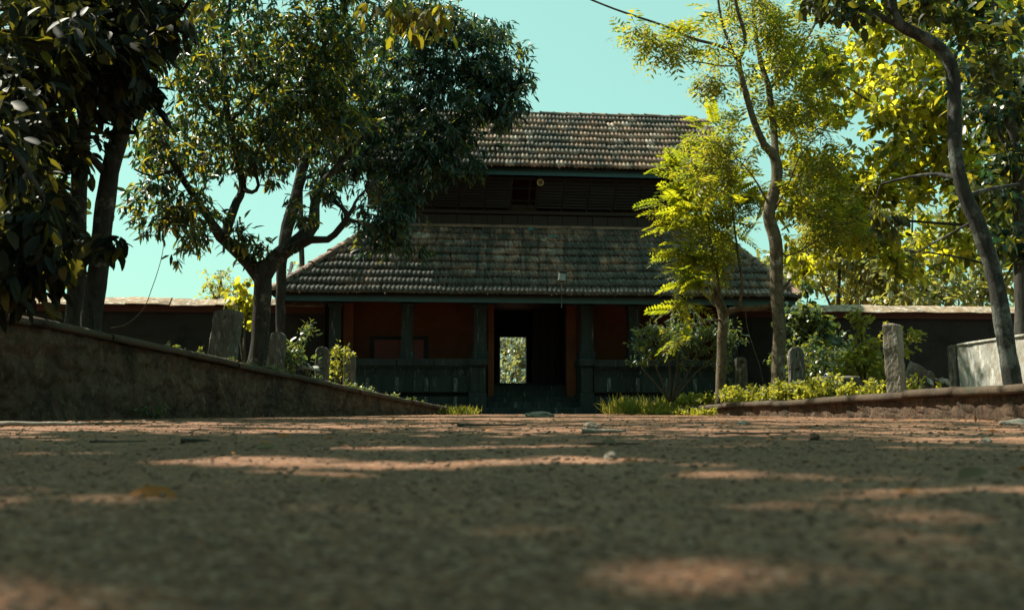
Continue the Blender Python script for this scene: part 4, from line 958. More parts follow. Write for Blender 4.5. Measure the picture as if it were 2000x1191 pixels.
for v in range(4):                                  # four feathered leaves, shared by all the copies
    P0 = np.zeros((1, 3)); L = .68; pr = 9 + v % 2; Bs, Ds, Ns, Ls, Ws = [], [], [], [], []
    for i in range(pr):
        t = (i + .6) / pr; q = .55 + .55 * math.sin(math.pi * min(1, .2 + t * .72)); b = np.array([[L * t, .03 * math.sin(v + t * 2), -.17 * t * t]])
        for sg in (-1, 1):
            Bs.append(b); Ds.append(np.array([[.62, sg * .8, -.12 + random.gauss(0, .08)]])); Ns.append(np.array([[random.gauss(0, .1), 0, 1.0]])); Ls.append([.175 * q]); Ws.append([.06 * q])
    Bs.append(np.array([[L * .98, 0, -.17]])); Ds.append(np.array([[1, 0, -.3]])); Ns.append(np.array([[0, 0, 1.0]])); Ls.append([.11]); Ws.append([.04])
    LV, LF, lr_ = leaves_np(np.concatenate(Bs), np.concatenate(Ds), np.concatenate(Ns), np.concatenate(Ls), np.concatenate(Ws), 'small')
    rv, rf_ = tube([(L * t, .03 * math.sin(v + t * 2), -.17 * t * t) for t in np.linspace(0, 1, 5)], np.linspace(.004, .0015, 5), 3, False)
    rf3 = np.array([(a, b, c) for a, b, c, d in rf_] + [(a, c, d) for a, b, c, d in rf_])
    me = mesh_np('feathered_leaf', np.concatenate([LV, rv]), np.concatenate([LF, rf3 + len(LV)]), np.concatenate([lr_ * .4, np.full(len(rv), .1)])); me.materials.append(M['lf_frond']); fm.append(me)
rl = t4.location; P4 = tg[ok]; A4 = A[ok]; nfr = 0; pm_ = rng.permutation(len(P4)); P4 = P4[pm_]; A4 = A4[pm_]
cen = np.array(at(1400, 450, Y))
for i in range(len(P4)):
    for k in range(2 if i % 3 else 1):
        if nfr >= 290: break
        out = unit(P4[i] - cen) ; d = Vector((A4[i] * .35 + out * .7 + rng.normal(size=3) * .45 + np.array([-.10, -.25, 0])) * np.array([1, 1, .45]) + np.array([0, 0, .12])).normalized()
        q = d.to_track_quat('X', 'Z').to_matrix().to_4x4(); s = random.uniform(.6, 1.1)
        link('feathered_leaf', random.choice(fm), None, t4, False, Matrix.Translation(Vector(P4[i]) - rl - d * .1) @ q @ Matrix.Rotation(random.gauss(0, .5), 4, 'X') @ Matrix.Scale(s, 4)); nfr += 1
fl = blob_points([(1395, 380, 56, 70, Y - .1, .5, 40), (1360, 450, 50, 60, Y - .3, .5, 34), (1390, 520, 50, 36, Y - .2, .5, 26), (1430, 420, 34, 60, Y, .5, 24), (1400, 290, 34, 40, Y, .5, 14)]); FV, FF, FA, ok = grow(N, Rr, fl, .05, .002, .008); add_np(t4, 'twigs', FV, FF, M['twig'])
LV, LF, lr_ = pinnate(fl[ok], FA[ok], 3, .5, 7, .13, .043, .4); add_np(t4, 'foliage', LV, LF, M['lf_frond'], lr_)
tag(t4, 'small tree with bright yellow green feathered leaves in front of the roof corner', 'tree')

# --- tree with the curving trunk at the right, large yellow-lit leaves
t5 = empty('curved_tree', at(1972, 760, 12.2)); Y = 12.2
N, Rr = limbs(t5, [
    [(1985, 800, Y, 43), (1978, 750, Y, 36), (1968, 690, Y, 33), (1958, 630, Y, 32), (1948, 560, Y, 31), (1932, 500, Y, 30), (1906, 430, Y, 30), (1880, 370, Y, 28), (1866, 300, Y, 27), (1864, 220, Y, 26), (1862, 160, Y, 26), (1852, 118, Y, 27), (1828, 88, Y, 26), (1790, 66, Y, 24), (1755, 48, Y, 22), (1742, 18, Y, 22), (1738, -40, Y, 19), (1735, -120, Y, 14)],
    [(1752, 46, Y, 16), (1710, 30, Y - .2, 13), (1660, 5, Y - .4, 10), (1610, -25, Y - .6, 8)],
    [(1868, 350, Y, 12), (1830, 340, Y + .3, 8), (1780, 345, Y + .6, 6), (1720, 360, Y + .8, 5)],
    [(1880, 385, Y, 10), (1930, 370, Y + .4, 8), (1990, 360, Y + .8, 6)],
    [(1905, 430, Y, 6), (1850, 460, Y + .6, 4), (1780, 500, Y + 1.2, 2.5)]], M['bark_bent'], .12)
tg = blob_points([(1680, 20, 80, 30, Y, .8, 20), (1820, 20, 110, 40, Y + .4, .9, 34), (1620, -20, 60, 30, Y - .4, .6, 12), (1930, 90, 60, 80, Y + .6, .8, 34), (1740, -70, 220, 50, Y, 2, 90), (1930, 380, 40, 50, Y + .8, .5, 10), (1720, 410, 60, 30, Y + 1, .5, 9)])
TV, TF, A, ok = grow(N, Rr, tg, .05, .003, .014); add_np(t5, 'twigs', TV, TF, M['twig'])
(_, _, _), raw = whorl(tg[ok], A[ok], 8, .15, .075, 'oval', 1.0, .55, .11, .4, .8)
mk = leaf_parts(t5, raw, M['lf_bent'], 'oval', 200); LV, LF, lr_ = rest(raw, mk, 'oval'); add_np(t5, 'crown', LV, LF, M['lf_bent'], lr_)
tag(t5, 'tree with a slender S curved dark trunk at the right', 'tree')
t7 = empty('teak_tree', (at(1966, 800, 22).x, 22, .2)); Y = 22
N, Rr = limbs(t7, [
    [(1968, 790, Y, 16), (1962, 700, Y, 14), (1955, 600, Y, 13), (1935, 500, Y, 12), (1880, 400, Y, 10), (1820, 290, Y, 8), (1780, 140, Y, 6), (1760, -40, Y, 4)],
    [(1900, 440, Y, 7), (1760, 430, Y - .5, 5), (1640, 410, Y - .8, 4), (1570, 400, Y - .8, 3)], [(1870, 385, Y, 7), (1890, 320, Y, 5), (1930, 280, Y, 4), (1990, 260, Y, 3)],
    [(1820, 290, Y, 6), (1700, 200, Y, 4), (1620, 150, Y, 3)], [(1785, 150, Y, 5), (1840, 80, Y, 4), (1920, 40, Y, 3)], [(1940, 520, Y, 6), (1860, 500, Y, 4), (1760, 490, Y, 3), (1660, 490, Y, 2)]], M['bark_grey'], .1, 8)
bl5 = []
for gx_ in range(1575, 2060, 58):
    for gy_ in range(-60, 520, 58):
        if gx_ < 1650 and (gy_ > 470 or gy_ < 60): continue
        bl5.append((gx_ + rng.normal() * 30, gy_ + rng.normal() * 30, 40, 34, Y + rng.normal() * 1.0, 1.0, int(rng.uniform(20, 40))))
CLUMP = 4; tg = blob_points(bl5); CLUMP = 6
TV, TF, A, ok = grow(N, Rr, tg, .05, .004, .02); add_np(t7, 'twigs', TV, TF, M['twig'])
(_, _, _), raw = whorl(tg[ok], A[ok], 8, .195, .10, 'oval', 1.0, .5, .16, .55, .8)
mk = leaf_parts(t7, raw, M['lf_teak'], 'oval', 300); LV, LF, lr_ = rest(raw, mk, 'oval'); add_np(t7, 'crown', LV, LF, M['lf_teak'], lr_)
tag(t7, 'broad leaved tree with a wide yellow green sunlit crown filling the right', 'tree')

t6 = empty('broadleaf_tree', at(1992, 690, 15)); Y = 15
N, Rr = limbs(t6, [[(1996, 700, Y, 30), (1996, 600, Y, 27), (1994, 500, Y, 26), (1992, 400, Y, 25), (1988, 320, Y, 23), (1970, 220, Y, 18), (1950, 100, Y, 14), (1940, -40, Y, 10)], [(1990, 330, Y, 12), (1940, 240, Y, 9), (1890, 160, Y, 6)]], M['bark_grey'])
tg = blob_points([(1930, 130, 90, 130, Y, 1.4, 120), (1960, 330, 60, 120, Y + .4, 1.2, 80), (1900, 40, 120, 70, Y + .6, 1.4, 70), (1980, 500, 40, 70, Y + .4, 1, 26), (2080, 200, 100, 200, Y, 1.6, 80)])
TV, TF, A, ok = grow(N, Rr, tg, .05, .003, .014); add_np(t6, 'twigs', TV, TF, M['twig'])
(LV, LF, lr_), raw = whorl(tg[ok], A[ok], 10, .17, .075, 'oval', 1.0, .6, .12)
add_np(t6, 'crown', LV, LF, M['lf_mango'], lr_); tag(t6, 'dark tree with straight trunk at the right edge behind the bent one', 'tree')

# --- trees beyond the compound wall
def far_tree(name, px, Y, top, rx, n, mat, leaf, label, base=700, low=None, cl=1.0, kind='oval', group=None, m=8):
    root = empty(name, (at(px, 800, Y).x, Y, -.05)); low = low or top + (base - top) * .75
    mid = (top + low) / 2
    N, Rr = limbs(root, [[(px, 812, Y, 14), (px + 3, base - 40, Y, 12), (px - 4, low, Y, 10), (px, mid, Y, 6), (px + 2, top + 20, Y, 3)], [(px, low, Y, 6), (px - rx * .5, mid, Y, 3)], [(px, low, Y, 6), (px + rx * .5, mid, Y - .5, 3)]], M['twig'], .1, 7)
    bl = []
    for i in range(7):
        a = rng.random() * 6.28; bl.append((px + math.cos(a) * rx * .55, mid + math.sin(a) * (low - top) * .3, rx * .5, (low - top) * .28, Y + rng.normal() * .8, m_at(rx * .5, Y), n // 7))
    bl.append((px, mid, rx, (low - top) / 2, Y, m_at(rx, Y) * .8, n // 4))
    tg = blob_points(bl); TV, TF, A, ok = grow(N, Rr, tg, .05, .004, .03); add_np(root, 'twigs', TV, TF, M['twig'])
    (LV, LF, lr_), raw = whorl(tg[ok], A[ok], m, leaf, leaf * .45, kind, 1.0, .4, leaf * .7)
    add_np(root, 'crown', LV, LF, mat, lr_); tag(root, label, 'tree', group); return root
FG = 'trees beyond the compound wall'
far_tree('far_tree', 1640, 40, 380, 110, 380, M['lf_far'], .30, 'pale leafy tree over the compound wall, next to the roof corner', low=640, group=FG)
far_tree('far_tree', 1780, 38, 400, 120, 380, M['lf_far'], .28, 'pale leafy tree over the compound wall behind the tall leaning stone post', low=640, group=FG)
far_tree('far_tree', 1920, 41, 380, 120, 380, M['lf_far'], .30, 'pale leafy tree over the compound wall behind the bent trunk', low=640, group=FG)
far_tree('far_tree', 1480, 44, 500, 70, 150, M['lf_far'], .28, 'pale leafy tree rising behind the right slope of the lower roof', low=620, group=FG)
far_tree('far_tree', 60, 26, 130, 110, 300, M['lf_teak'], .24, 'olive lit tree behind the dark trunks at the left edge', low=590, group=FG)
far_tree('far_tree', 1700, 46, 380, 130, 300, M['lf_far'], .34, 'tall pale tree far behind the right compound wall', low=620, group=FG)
far_tree('far_tree', 590, 34, 40, 170, 230, M['lf_mango'], .30, 'tree added behind the forked tree to shade the lower roof, beyond the left compound wall', low=330, group=FG)  # hidden behind the forked crown, added for its shade on the roof
far_tree('far_tree', 430, 36, 525, 38, 60, M['lf_weed'], .18, 'small yellow sapling over the left compound wall', low=600, kind='small', group=FG)
far_tree('far_tree', 590, 38, 505, 34, 50, M['lf_weed'], .18, 'thin yellow sapling beside the left slope of the lower roof', low=590, kind='small', group=FG)
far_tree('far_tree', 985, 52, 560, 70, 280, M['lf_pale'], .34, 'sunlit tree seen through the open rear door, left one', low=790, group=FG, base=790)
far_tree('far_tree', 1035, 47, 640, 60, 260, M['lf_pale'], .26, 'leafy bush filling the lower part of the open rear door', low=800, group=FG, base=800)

# unseen trees: the first shades the path, the others are added to dim ambient light
def shade_tree(x, y, zc, rx, ry, rz, n, label, h0=0.0, m=9, leaf=.26):
    root = empty('broadleaf_tree', (x, y, h0)); cx, cy2 = x, y
    ps = [[(x, y, h0 - .1, .24), (x + .1, y, h0 + 2, .2), (x - .1, y + .1, zc - rz * .6, .17), (x, y, zc + rz * .5, .06)]]
    for i in range(7):
        a = i * .9 + rng.random() * .5; ps.append([(x - .05, y, zc - rz * .8 + i * .12, .10), (x + math.cos(a) * rx * .4, y + math.sin(a) * ry * .4, zc - rz * .3, .06), (x + math.cos(a) * rx * .85, y + math.sin(a) * ry * .85, zc + rz * .1, .025)])
    N, Rr = wlimbs(root, ps, M['bark_grey'])
    bl = [(x + math.cos(a) * rx * .6, y + math.sin(a) * ry * .6, zc + rng.normal() * rz * .25, rx * .42, ry * .42, rz * .55, n // 8) for a in np.arange(8) * .785] + [(x, y, zc, rx * .6, ry * .6, rz * .8, n // 5)]
    tg = world_points(bl); TV, TF, A, ok = grow(N, Rr, tg, .05, .004, .03); add_np(root, 'twigs', TV, TF, M['bark_grey'])
    _, raw = whorl(tg[ok], A[ok], m, leaf, leaf * .42, 'oval', 1, .5, .16); LV, LF, lr_ = rest(raw, sun_gap(raw[0] + unit(raw[1]) * leaf * .5), 'oval'); add_np(root, 'crown', LV, LF, M['lf_shaded'], lr_)
    tag(root, label, 'tree')
shade_tree(-7.0, 4.0, 8.6, 4.6, 4.6, 1.8, 1600, 'broad leaved tree outside the frame, left of the path', 1.3)
shade_tree(-6.2, -6.5, 7.0, 7.0, 5.5, 4.0, 1100, 'unseen tree added behind the photographer to dim sky light, left side', 0)  # this pair is added to block sky light from behind the camera
shade_tree(7.0, -5.0, 6.6, 7.0, 5.5, 4.0, 1100, 'unseen tree added behind the photographer to dim sky light, right side', 0)

shade_tree(-13.5, 13.0, 6.2, 4.0, 4.6, 2.6, 640, 'unseen tree added on the left bank to dim ambient light, nearer one', 1.0)  # these side trees are added to block ambient light on the walls
shade_tree(-16.0, 22.0, 6.2, 4.2, 4.8, 2.6, 640, 'unseen tree added on the left bank to dim ambient light, farther one', .4)
shade_tree(13.0, 8.0, 6.0, 4.4, 5.0, 2.8, 640, 'unseen tree added on the right bank to dim ambient light', .3)

# ------------------------------------------------------------------ stone posts and blocks
def bank_z(x, y):
    xl_, hl = wall_at(LW, y); xr_, hr = wall_at(RW, y)
    return hl - .035 if x < xl_ else (hr - .035 if x > xr_ else 0.0)
def stone_post(px, top, wpx, Y, depth, label, lean=0.0, rz=0.0, holes=(), rnd_top=1.0, mat='granite', seed=0.0):
    p = at(px, top, Y); w = m_at(wpx, Y); zb = bank_z(p.x, Y) - .12; H = p.z - zb; nf, nd = 13, 6
    ring = [(-.5 + i / (nf - 1), -.5) for i in range(nf)] + [(.5, -.5 + i / nd) for i in range(1, nd)] + [(.5 - i / (nf - 1), .5) for i in range(nf)] + [(-.5, .5 - i / nd) for i in range(1, nd)]
    rh = w * .5 * rnd_top; zs = list(np.arange(0, H - rh, .035)) + [H - rh + rh * math.sin(a) for a in np.linspace(0, math.pi / 2 * .97, 8)]
    V = []
    for z in zs:
        s = 1.0 if z <= H - rh else .02 + .98 * math.sqrt(max(0, 1 - ((z - (H - rh)) / rh) ** 2))
        for a, b in ring:
            c = .86 if abs(a) > .49 and abs(b) > .49 else 1.0     # worn arrises
            x, y = a * w * s * (c if c < 1 else 1), b * depth * (.8 + .2 * s) * c
            q = Vector((x * 7 + seed, y * 7, z * 5)); k = .012 * noise.noise(q) + .006 * noise.noise(q * 4)
            x += k * (1 if a > 0 else -1); y += k * (1 if b > 0 else -1)
            if b < -.49:
                for hz_ in holes:
                    d = math.hypot(x, (z - (H - hz_)))
                    if d < .025: y += .05
            V.append((x + lean * z, y, z))
    n = len(ring); Fc = [(j * n + i, j * n + (i + 1) % n, (j + 1) * n + (i + 1) % n, (j + 1) * n + i) for j in range(len(zs) - 1) for i in range(n)] + [tuple(range((len(zs) - 1) * n, len(zs) * n))]
    mb = MB().add(V, Fc); o = build('stone_post', mb, M[mat], None, False); o.location = (p.x - lean * H, Y, zb); o.rotation_euler = (0, 0, rz)
    tag(o, label, 'stone post', 'old stone posts'); return o
stone_post(449, 605, 52, 17.4, .30, 'wide leaning stone post left of the forked tree', .13, R(-8), (.14,), .35, seed=1)
stone_post(543, 648, 31, 20, .26, 'round topped stone post behind the leafy plant, right of the forked tree', 0, R(6), (), .9, seed=2)
stone_post(630, 677, 27, 21.2, .22, 'round topped stone post with holes, left of the shortest one', 0, R(4), (.22, .48), .9, seed=3)
stone_post(683, 692, 23, 22.6, .2, 'stone post with three holes against the left parapet', 0, 0, (.12, .36, .6), .3, seed=4)
stone_post(1446, 697, 22, 22.4, .2, 'slim stone post with holes between the two right trunks', 0, R(4), (.12, .38), .6, seed=5)
stone_post(1554, 677, 30, 18.3, .24, 'round topped stone post right of the slender tree', 0, R(-10), (.16, .42), 1, seed=6)
stone_post(1742, 632, 30, 15.2, .34, 'tall sunlit stone post leaning left, in front of the sapling', -.035, R(-36), (), .35, 'lit_granite', 7)
def stone_block(px, py, wpx, hpx, Y, dep, rz, label, ry=0.0, seed=0.0, mat='granite', name='stone_block', cat='stone block'):
    c = at(px, py, Y); w = m_at(wpx, Y); h = m_at(hpx, Y); mb = MB(); n = 9; bmv = {}
    def P(i, j, k):
        key = (i, j, k)
        if key in bmv: return bmv[key]
        x, y, z = (i / (n - 1) - .5), (j / (n - 1) - .5), k / (n - 1)
        e = sum(1 for t in (abs(x) > .49, abs(y) > .49, z > .99) if t); s = 1 - .035 * max(0, e - 1)
        q = Vector((x * 3 + seed, y * 3, z * 2)); d = 1 + .10 * noise.noise(q) + .05 * noise.noise(q * 3)
        mb.v.append((x * w * s * d, y * dep * s * d, z * h * (1 - .03 * max(0, e - 1)) * (1 + .08 * noise.noise(q * 1.3)))); bmv[key] = len(mb.v) - 1; return bmv[key]
    m = n - 1
    for a in range(m):
        for b in range(m):
            mb.f += [(P(a, 0, b), P(a + 1, 0, b), P(a + 1, 0, b + 1), P(a, 0, b + 1)), (P(a + 1, m, b), P(a, m, b), P(a, m, b + 1), P(a + 1, m, b + 1)), (P(0, a + 1, b), P(0, a, b), P(0, a, b + 1), P(0, a + 1, b + 1)), (P(m, a, b), P(m, a + 1, b), P(m, a + 1, b + 1), P(m, a, b + 1)), (P(a, b, m), P(a + 1, b, m), P(a + 1, b + 1, m), P(a, b + 1, m))]
    o = build(name, mb, M[mat], None, False); o.location = (c.x, Y, c.z); o.rotation_euler = (0, ry, rz); return tag(o, label, cat)
stone_block(1640, 772, 72, 36, 16.6, .5, R(-12), 'low squared stone block on the bank between two right posts', seed=1)
stone_block(1788, 765, 60, 50, 16.0, .12, R(20), 'broken slab leaning beside the tall sunlit post', R(24), 3)
stone_block(737, 706, 42, 5, 29.9, .2, R(5), 'thin strip of pale rubble lying on the left parapet', 0, 8, 'limewash', 'rubble_strip', 'rubble')
def rubble(px, py, wpx, Y, n, label):
    import bmesh
    c = at(px, py, Y); root = empty('rubble_heap', c); w = m_at(wpx, Y)
    for i in range(n):
        me = bpy.data.meshes.new('stone'); bm = bmesh.new(); bmesh.ops.create_icosphere(bm, subdivisions=2, radius=.5)
        for v in bm.verts:
            q = v.co * 2.2 + Vector((i * 4.3 + px, 0, 0)); v.co *= 1 + .5 * noise.noise(q) + .2 * noise.noise(q * 2.5); v.co.z *= .6
        bm.to_mesh(me); bm.free(); sz = random.uniform(.07, .17); t = random.uniform(-.5, .5)
        o = link('stone', me, M['limewash' if i % 3 else 'granite'], root); o.location = (t * w, random.uniform(-.25, .25), sz * .2 + (.5 - abs(t)) * .08); o.scale = (sz * 1.3, sz, sz); o.rotation_euler = (random.random(), random.random(), random.random() * 6)
    tag(root, label, 'rubble')
rubble(1822, 752, 70, 16.2, 14, 'heap of pale broken stones at the foot of the limewashed wall')
rubble(594, 722, 56, 20.5, 12, 'heap of pale broken stones on the left bank beside a round topped post')
# limewashed tank wall
tk = empty('tank_wall', (7.75, 13.6, .3)); zt_ = 1.15
mb = MB(); ny, nz = 40, 10
for i in range(ny + 1):
    for k in range(nz + 1):
        y = 10.2 + (16.5 - 10.2) * i / ny; z = .2 + (zt_ - .2) * k / nz; q = Vector((1, y * 1.8, z * 2)); mb.v.append((7.3 + .025 * noise.noise(q) + .015 * noise.noise(q * 3.4), y, z))
for i in range(ny):
    for k in range(nz): a = i * (nz + 1) + k; mb.f.append((a, a + nz + 1, a + nz + 2, a + 1))
mb.box(7.34, 8.3, 10.2, 16.5, .2, zt_ - .002); keep(build('wall_body', mb, M['limewash'], None, True), tk)
keep(build('corner_pier', MB().box(7.24, 7.5, 16.3, 16.56, .2, zt_ + .03, None, .02), M['granite'], None), tk)
for a, b in ((10.2, 12.0), (12.02, 14.1), (14.12, 16.28)): keep(build('coping_slab', MB().box(7.27, 8.34, a, b, zt_, zt_ + .045, None, .015), M['limewash'], None), tk)
tag(tk, 'blotchy limewashed masonry tank in sunlight at the right edge', 'wall')

# ------------------------------------------------------------------ shrubs, creepers, weeds, grass
def shrub(name, px, py, Y, stems, blobs, n_leaf, L, W, kind, mat, label, spread=1.0, droop=.2, wood='twig', cat='shrub', lift=.05):
    b = at(px, py, Y); root = empty(name, b)
    N, Rr = limbs(root, [[(px + random.uniform(-4, 4), py + 12, Y, 5), ((px + x) / 2 + random.uniform(-8, 8), (py + y) / 2, Y + dY * .5, 4), (x, y, Y + dY, 2)] for x, y, dY in stems], M[wood], .1, 6, 'stem')
    tg = blob_points(blobs); TV, TF, A, ok = grow(N, Rr, tg, lift, .002, .008, 3); add_np(root, 'twigs', TV, TF, M[wood])
    (LV, LF, lr_), raw = whorl(tg[ok], A[ok], n_leaf, L, W, kind, spread, droop, L * .8); add_np(root, 'foliage', LV, LF, M[mat], lr_); tag(root, label, cat)
Y = 22.8
shrub('shrub', 1312, 772, Y, [(1265, 680, 0), (1290, 660, .3), (1320, 650, -.2), (1350, 655, .3), (1385, 650, .1), (1405, 690, -.2), (1255, 720, -.2)],
    [(1270, 665, 30, 30, Y, .5, 60), (1320, 650, 50, 35, Y, .7, 110), (1370, 655, 40, 35, Y, .6, 80), (1415, 670, 25, 40, Y, .4, 50), (1255, 705, 20, 14, Y - .2, .3, 14), (1310, 700, 50, 20, Y, .6, 24), (1425, 710, 16, 30, Y, .4, 20)], 9, .10, .042, 'oval', 'lf_shrub', 'spreading dark green shrub in front of the right parapet')
Y = 19.6
shrub('sapling', 1690, 752, Y, [(1680, 610, 0), (1700, 650, .2), (1655, 690, -.2), (1735, 660, .3), (1760, 650, .5)],
    [(1682, 625, 16, 24, Y, .3, 18), (1676, 680, 26, 26, Y, .4, 24), (1715, 685, 34, 34, Y + .3, .4, 40), (1760, 660, 24, 26, Y + .6, .3, 26), (1655, 718, 34, 18, Y, .5, 30), (1720, 725, 50, 18, Y, .5, 40)], 9, .105, .055, 'oval', 'lf_weed', 'yellow green leafy sapling behind the tall sunlit post')
Y = 21.5
shrub('shrub', 1630, 755, Y, [(1600, 690, 0), (1630, 680, .2), (1570, 700, 0), (1655, 700, 0)], [(1590, 710, 50, 40, Y, .8, 120), (1640, 715, 40, 36, Y, .6, 90), (1610, 745, 60, 16, Y - .5, .5, 60)], 9, .10, .055, 'oval', 'lf_shrub', 'dark low shrub between the round topped post and the sapling')
Y = 28.6
shrub('creeper', 1570, 790, Y, [(1560, 600, 0), (1580, 560, -.4), (1590, 640, 0), (1545, 680, 0), (1610, 690, 0)], [(1570, 640, 34, 60, Y, .3, 110), (1560, 720, 40, 50, Y, .3, 120), (1610, 690, 40, 40, Y + .2, .3, 80), (1572, 575, 18, 24, Y - .5, .3, 14)], 8, .18, .13, 'oval', 'lf_shrub', 'leafy creeper climbing the wall at the right roof corner', .9, .5)
Y = 20.6
shrub('shrub', 568, 718, Y, [(545, 690, 0), (565, 670, 0), (592, 650, .1), (580, 690, .1)], [(562, 690, 28, 24, Y - .2, .4, 44), (592, 648, 10, 10, Y, .15, 8), (552, 705, 26, 12, Y - .3, .3, 20), (590, 690, 12, 22, Y, .2, 12)], 9, .135, .05, 'oval', 'lf_shrub', 'teal green plant with a raised rosette beside the forked tree', 1, .1)
shrub('shrub', 661, 742, 21.9, [(658, 690, 0), (668, 700, .1), (650, 715, 0)], [(662, 692, 10, 14, 21.9, .2, 16), (660, 720, 16, 20, 21.9, .2, 24)], 8, .085, .045, 'oval', 'lf_weed', 'small yellow flecked plant between the two left posts with holes', 1, .1)
shrub('shrub', 478, 700, 20.4, [(480, 620, 0), (470, 560, 0), (492, 590, .1)], [(474, 560, 20, 22, 20.4, .3, 14), (482, 620, 14, 26, 20.4, .3, 12), (470, 590, 16, 16, 20.4, .2, 8)], 6, .17, .10, 'oval', 'lf_teak', 'yellow leaved plant just left of the forked trunk', 1, .6)
shrub('weed', 300, 815, 13.4, [(290, 800, 0), (330, 805, 0)], [(310, 806, 34, 7, 13.4, .12, 14)], 5, .06, .035, 'oval', 'lf_shrub', 'small weeds sprouting at the foot of the left retaining wall', 1, 0, cat='weed')

def leaf_cover(name, pts_fn, n, h, L, W, kind, mat, label, m=6):
    """low leafy ground cover"""
    P = np.array([pts_fn() for _ in range(n)]); hh = h * rng.uniform(.35, 1, n) * np.array([.6 + .8 * abs(noise.noise(Vector((p[0] * 1.2, p[1] * 1.2, 8)))) for p in P])
    top = P + np.stack([rng.normal(size=n) * .05, rng.normal(size=n) * .05, hh], 1); A = unit(top - P)
    vs, fs, rs, nb = [], [], [], 0
    for f in (1.0, .72, .45):
        (V, Fc, r_), _ = whorl(P + (top - P) * f, A, m, L, W, kind, 1.0, -.1, .03, .35, .5); vs.append(V); fs.append(Fc + nb); rs.append(r_); nb += len(V)
    o = link(name, mesh_np(name, np.concatenate(vs), np.concatenate(fs), np.concatenate(rs)), M[mat]); tag(o, label, 'weeds', kind='stuff'); return o
def on_right():
    while True:
        y = rng.uniform(15.2, 24.5); x0, h = wall_at(RW, y); s = rng.random() ** 1.3 * 1.6
        if noise.noise(Vector((s * 1.6, y * 1.1, 2))) > rng.uniform(-.35, .3): return (x0 + .06 + s, y, h - .02)
leaf_cover('ground_cover', on_right, 800, .36, .07, .035, 'oval', 'lf_weed', 'sunlit yellow green weeds covering the top of the right bank')
def spill():
    y = rng.uniform(20.5, 25.2); x0, h = wall_at(RW, y); return (x0 - rng.uniform(.03, .5), y, 0)
leaf_cover('ground_cover', spill, 220, .16, .05, .028, 'oval', 'lf_weed', 'weeds growing at the foot of the right retaining wall')
def on_left():
    y = rng.uniform(14, 24); x0, h = wall_at(LW, y); return (x0 - .1 - rng.random() ** 1.5 * 1.2, y, h - .03)
leaf_cover('ground_cover', on_left, 120, .14, .07, .035, 'oval', 'lf_shrub', 'sparse weeds along the top of the left bank')
def grass(n, fn, h, label):
    P = np.array([fn() for _ in range(n)]); L = h * rng.uniform(.45, 1.15, n); D = unit(np.stack([rng.normal(size=n) * .55, rng.normal(size=n) * .55, np.ones(n)], 1))
    V, Fc, r_ = leaves_np(P, D, rng.normal(size=(n, 3)), L, np.full(n, .015), 'lance'); o = link('grass', mesh_np('grass', V, Fc, r_), M['grass']); tag(o, label, 'grass', kind='stuff')
def tufts(cs, sx, sy):
    def f():
        c = cs[rng.integers(len(cs))]; return (c[0] + rng.normal() * sx, c[1] + rng.normal() * sy, -.01)
    return f
grass(800, tufts([(2.6, 25.2), (3.0, 24.8), (3.3, 25.3), (3.6, 24.4), (2.85, 24.2), (3.9, 25.6), (4.3, 26)], .12, .2), .52, 'tufts of sunlit yellow grass at the right of the entrance step')
grass(800, tufts([(-2.0, 24.6), (-1.6, 25.2), (-1.3, 24.9), (-1.1, 25.4), (-1.8, 25.6)], .14, .2), .26, 'short grass at the end of the left retaining wall')

# ------------------------------------------------------------------ loose things on the path
def dry_leaf_mesh(curl):
    T, Fc = LEAF['oval']; T = np.array(T, float); T[:, 2] = T[:, 2] * curl * 3 + .18 * curl * (T[:, 0] - .5) ** 2 * 4 + abs(T[:, 1]) * curl * .8; me = mesh_np('dry_leaf', T, Fc); me.materials.append(M['lf_dry']); return me
dl = [dry_leaf_mesh(c) for c in (.05, .12, .22, .34)]
def put_leaf(x, y, L, label, rz=None, me=None, group=None, tilt=None):
    o = link('dry_leaf', me or random.choice(dl), None); o.location = (x, y, gz(x, y) + .002); a = random.random() * 6.28 if rz is None else rz
    t = random.gauss(0, .15) if tilt is None else tilt
    o.rotation_euler = (t, random.gauss(0, .12), a); o.scale = (L, L * random.uniform(.4, .6), L * .8); tag(o, label, 'leaf', group); return o
def gpt(px, py):
    p1 = at(px, py, 1.0); k = -CAMZ / (p1.z - CAMZ); return p1.x * k, k
for px, py, L, lab in ((1868, 940, .055, 'crumpled orange brown leaf on the path at the lower right'), (250, 968, .07, 'long orange leaf on the path at the lower left, out of focus'), (495, 884, .06, 'dark brown curled leaf left of the sunlit streak'), (1172, 876, .05, 'small orange leaf beside the twig on the path, right of the middle'), (540, 853, .06, 'brown seed pod like leaf on the left half of the path'), (730, 829, .10, 'pale brown leaf lying near the left wall end')):
    x, y = gpt(px, py); put_leaf(x, y, L * 1.15, lab, 0.2, dl[3], None, .5)
SH = 'fallen leaves scattered over the path'
for i in range(60):
    y = math.exp(random.uniform(math.log(3.2), math.log(23))); x = random.uniform(-.5, .5) * y
    lo, hi = wall_at(LW, y)[0], wall_at(RW, y)[0]; x = min(max(x, lo + .2), hi - .2)
    put_leaf(x, y, random.uniform(.03, .055) if y < 8 else random.uniform(.05, .11), 'one of the small dry brown leaves scattered over the path', group=SH)
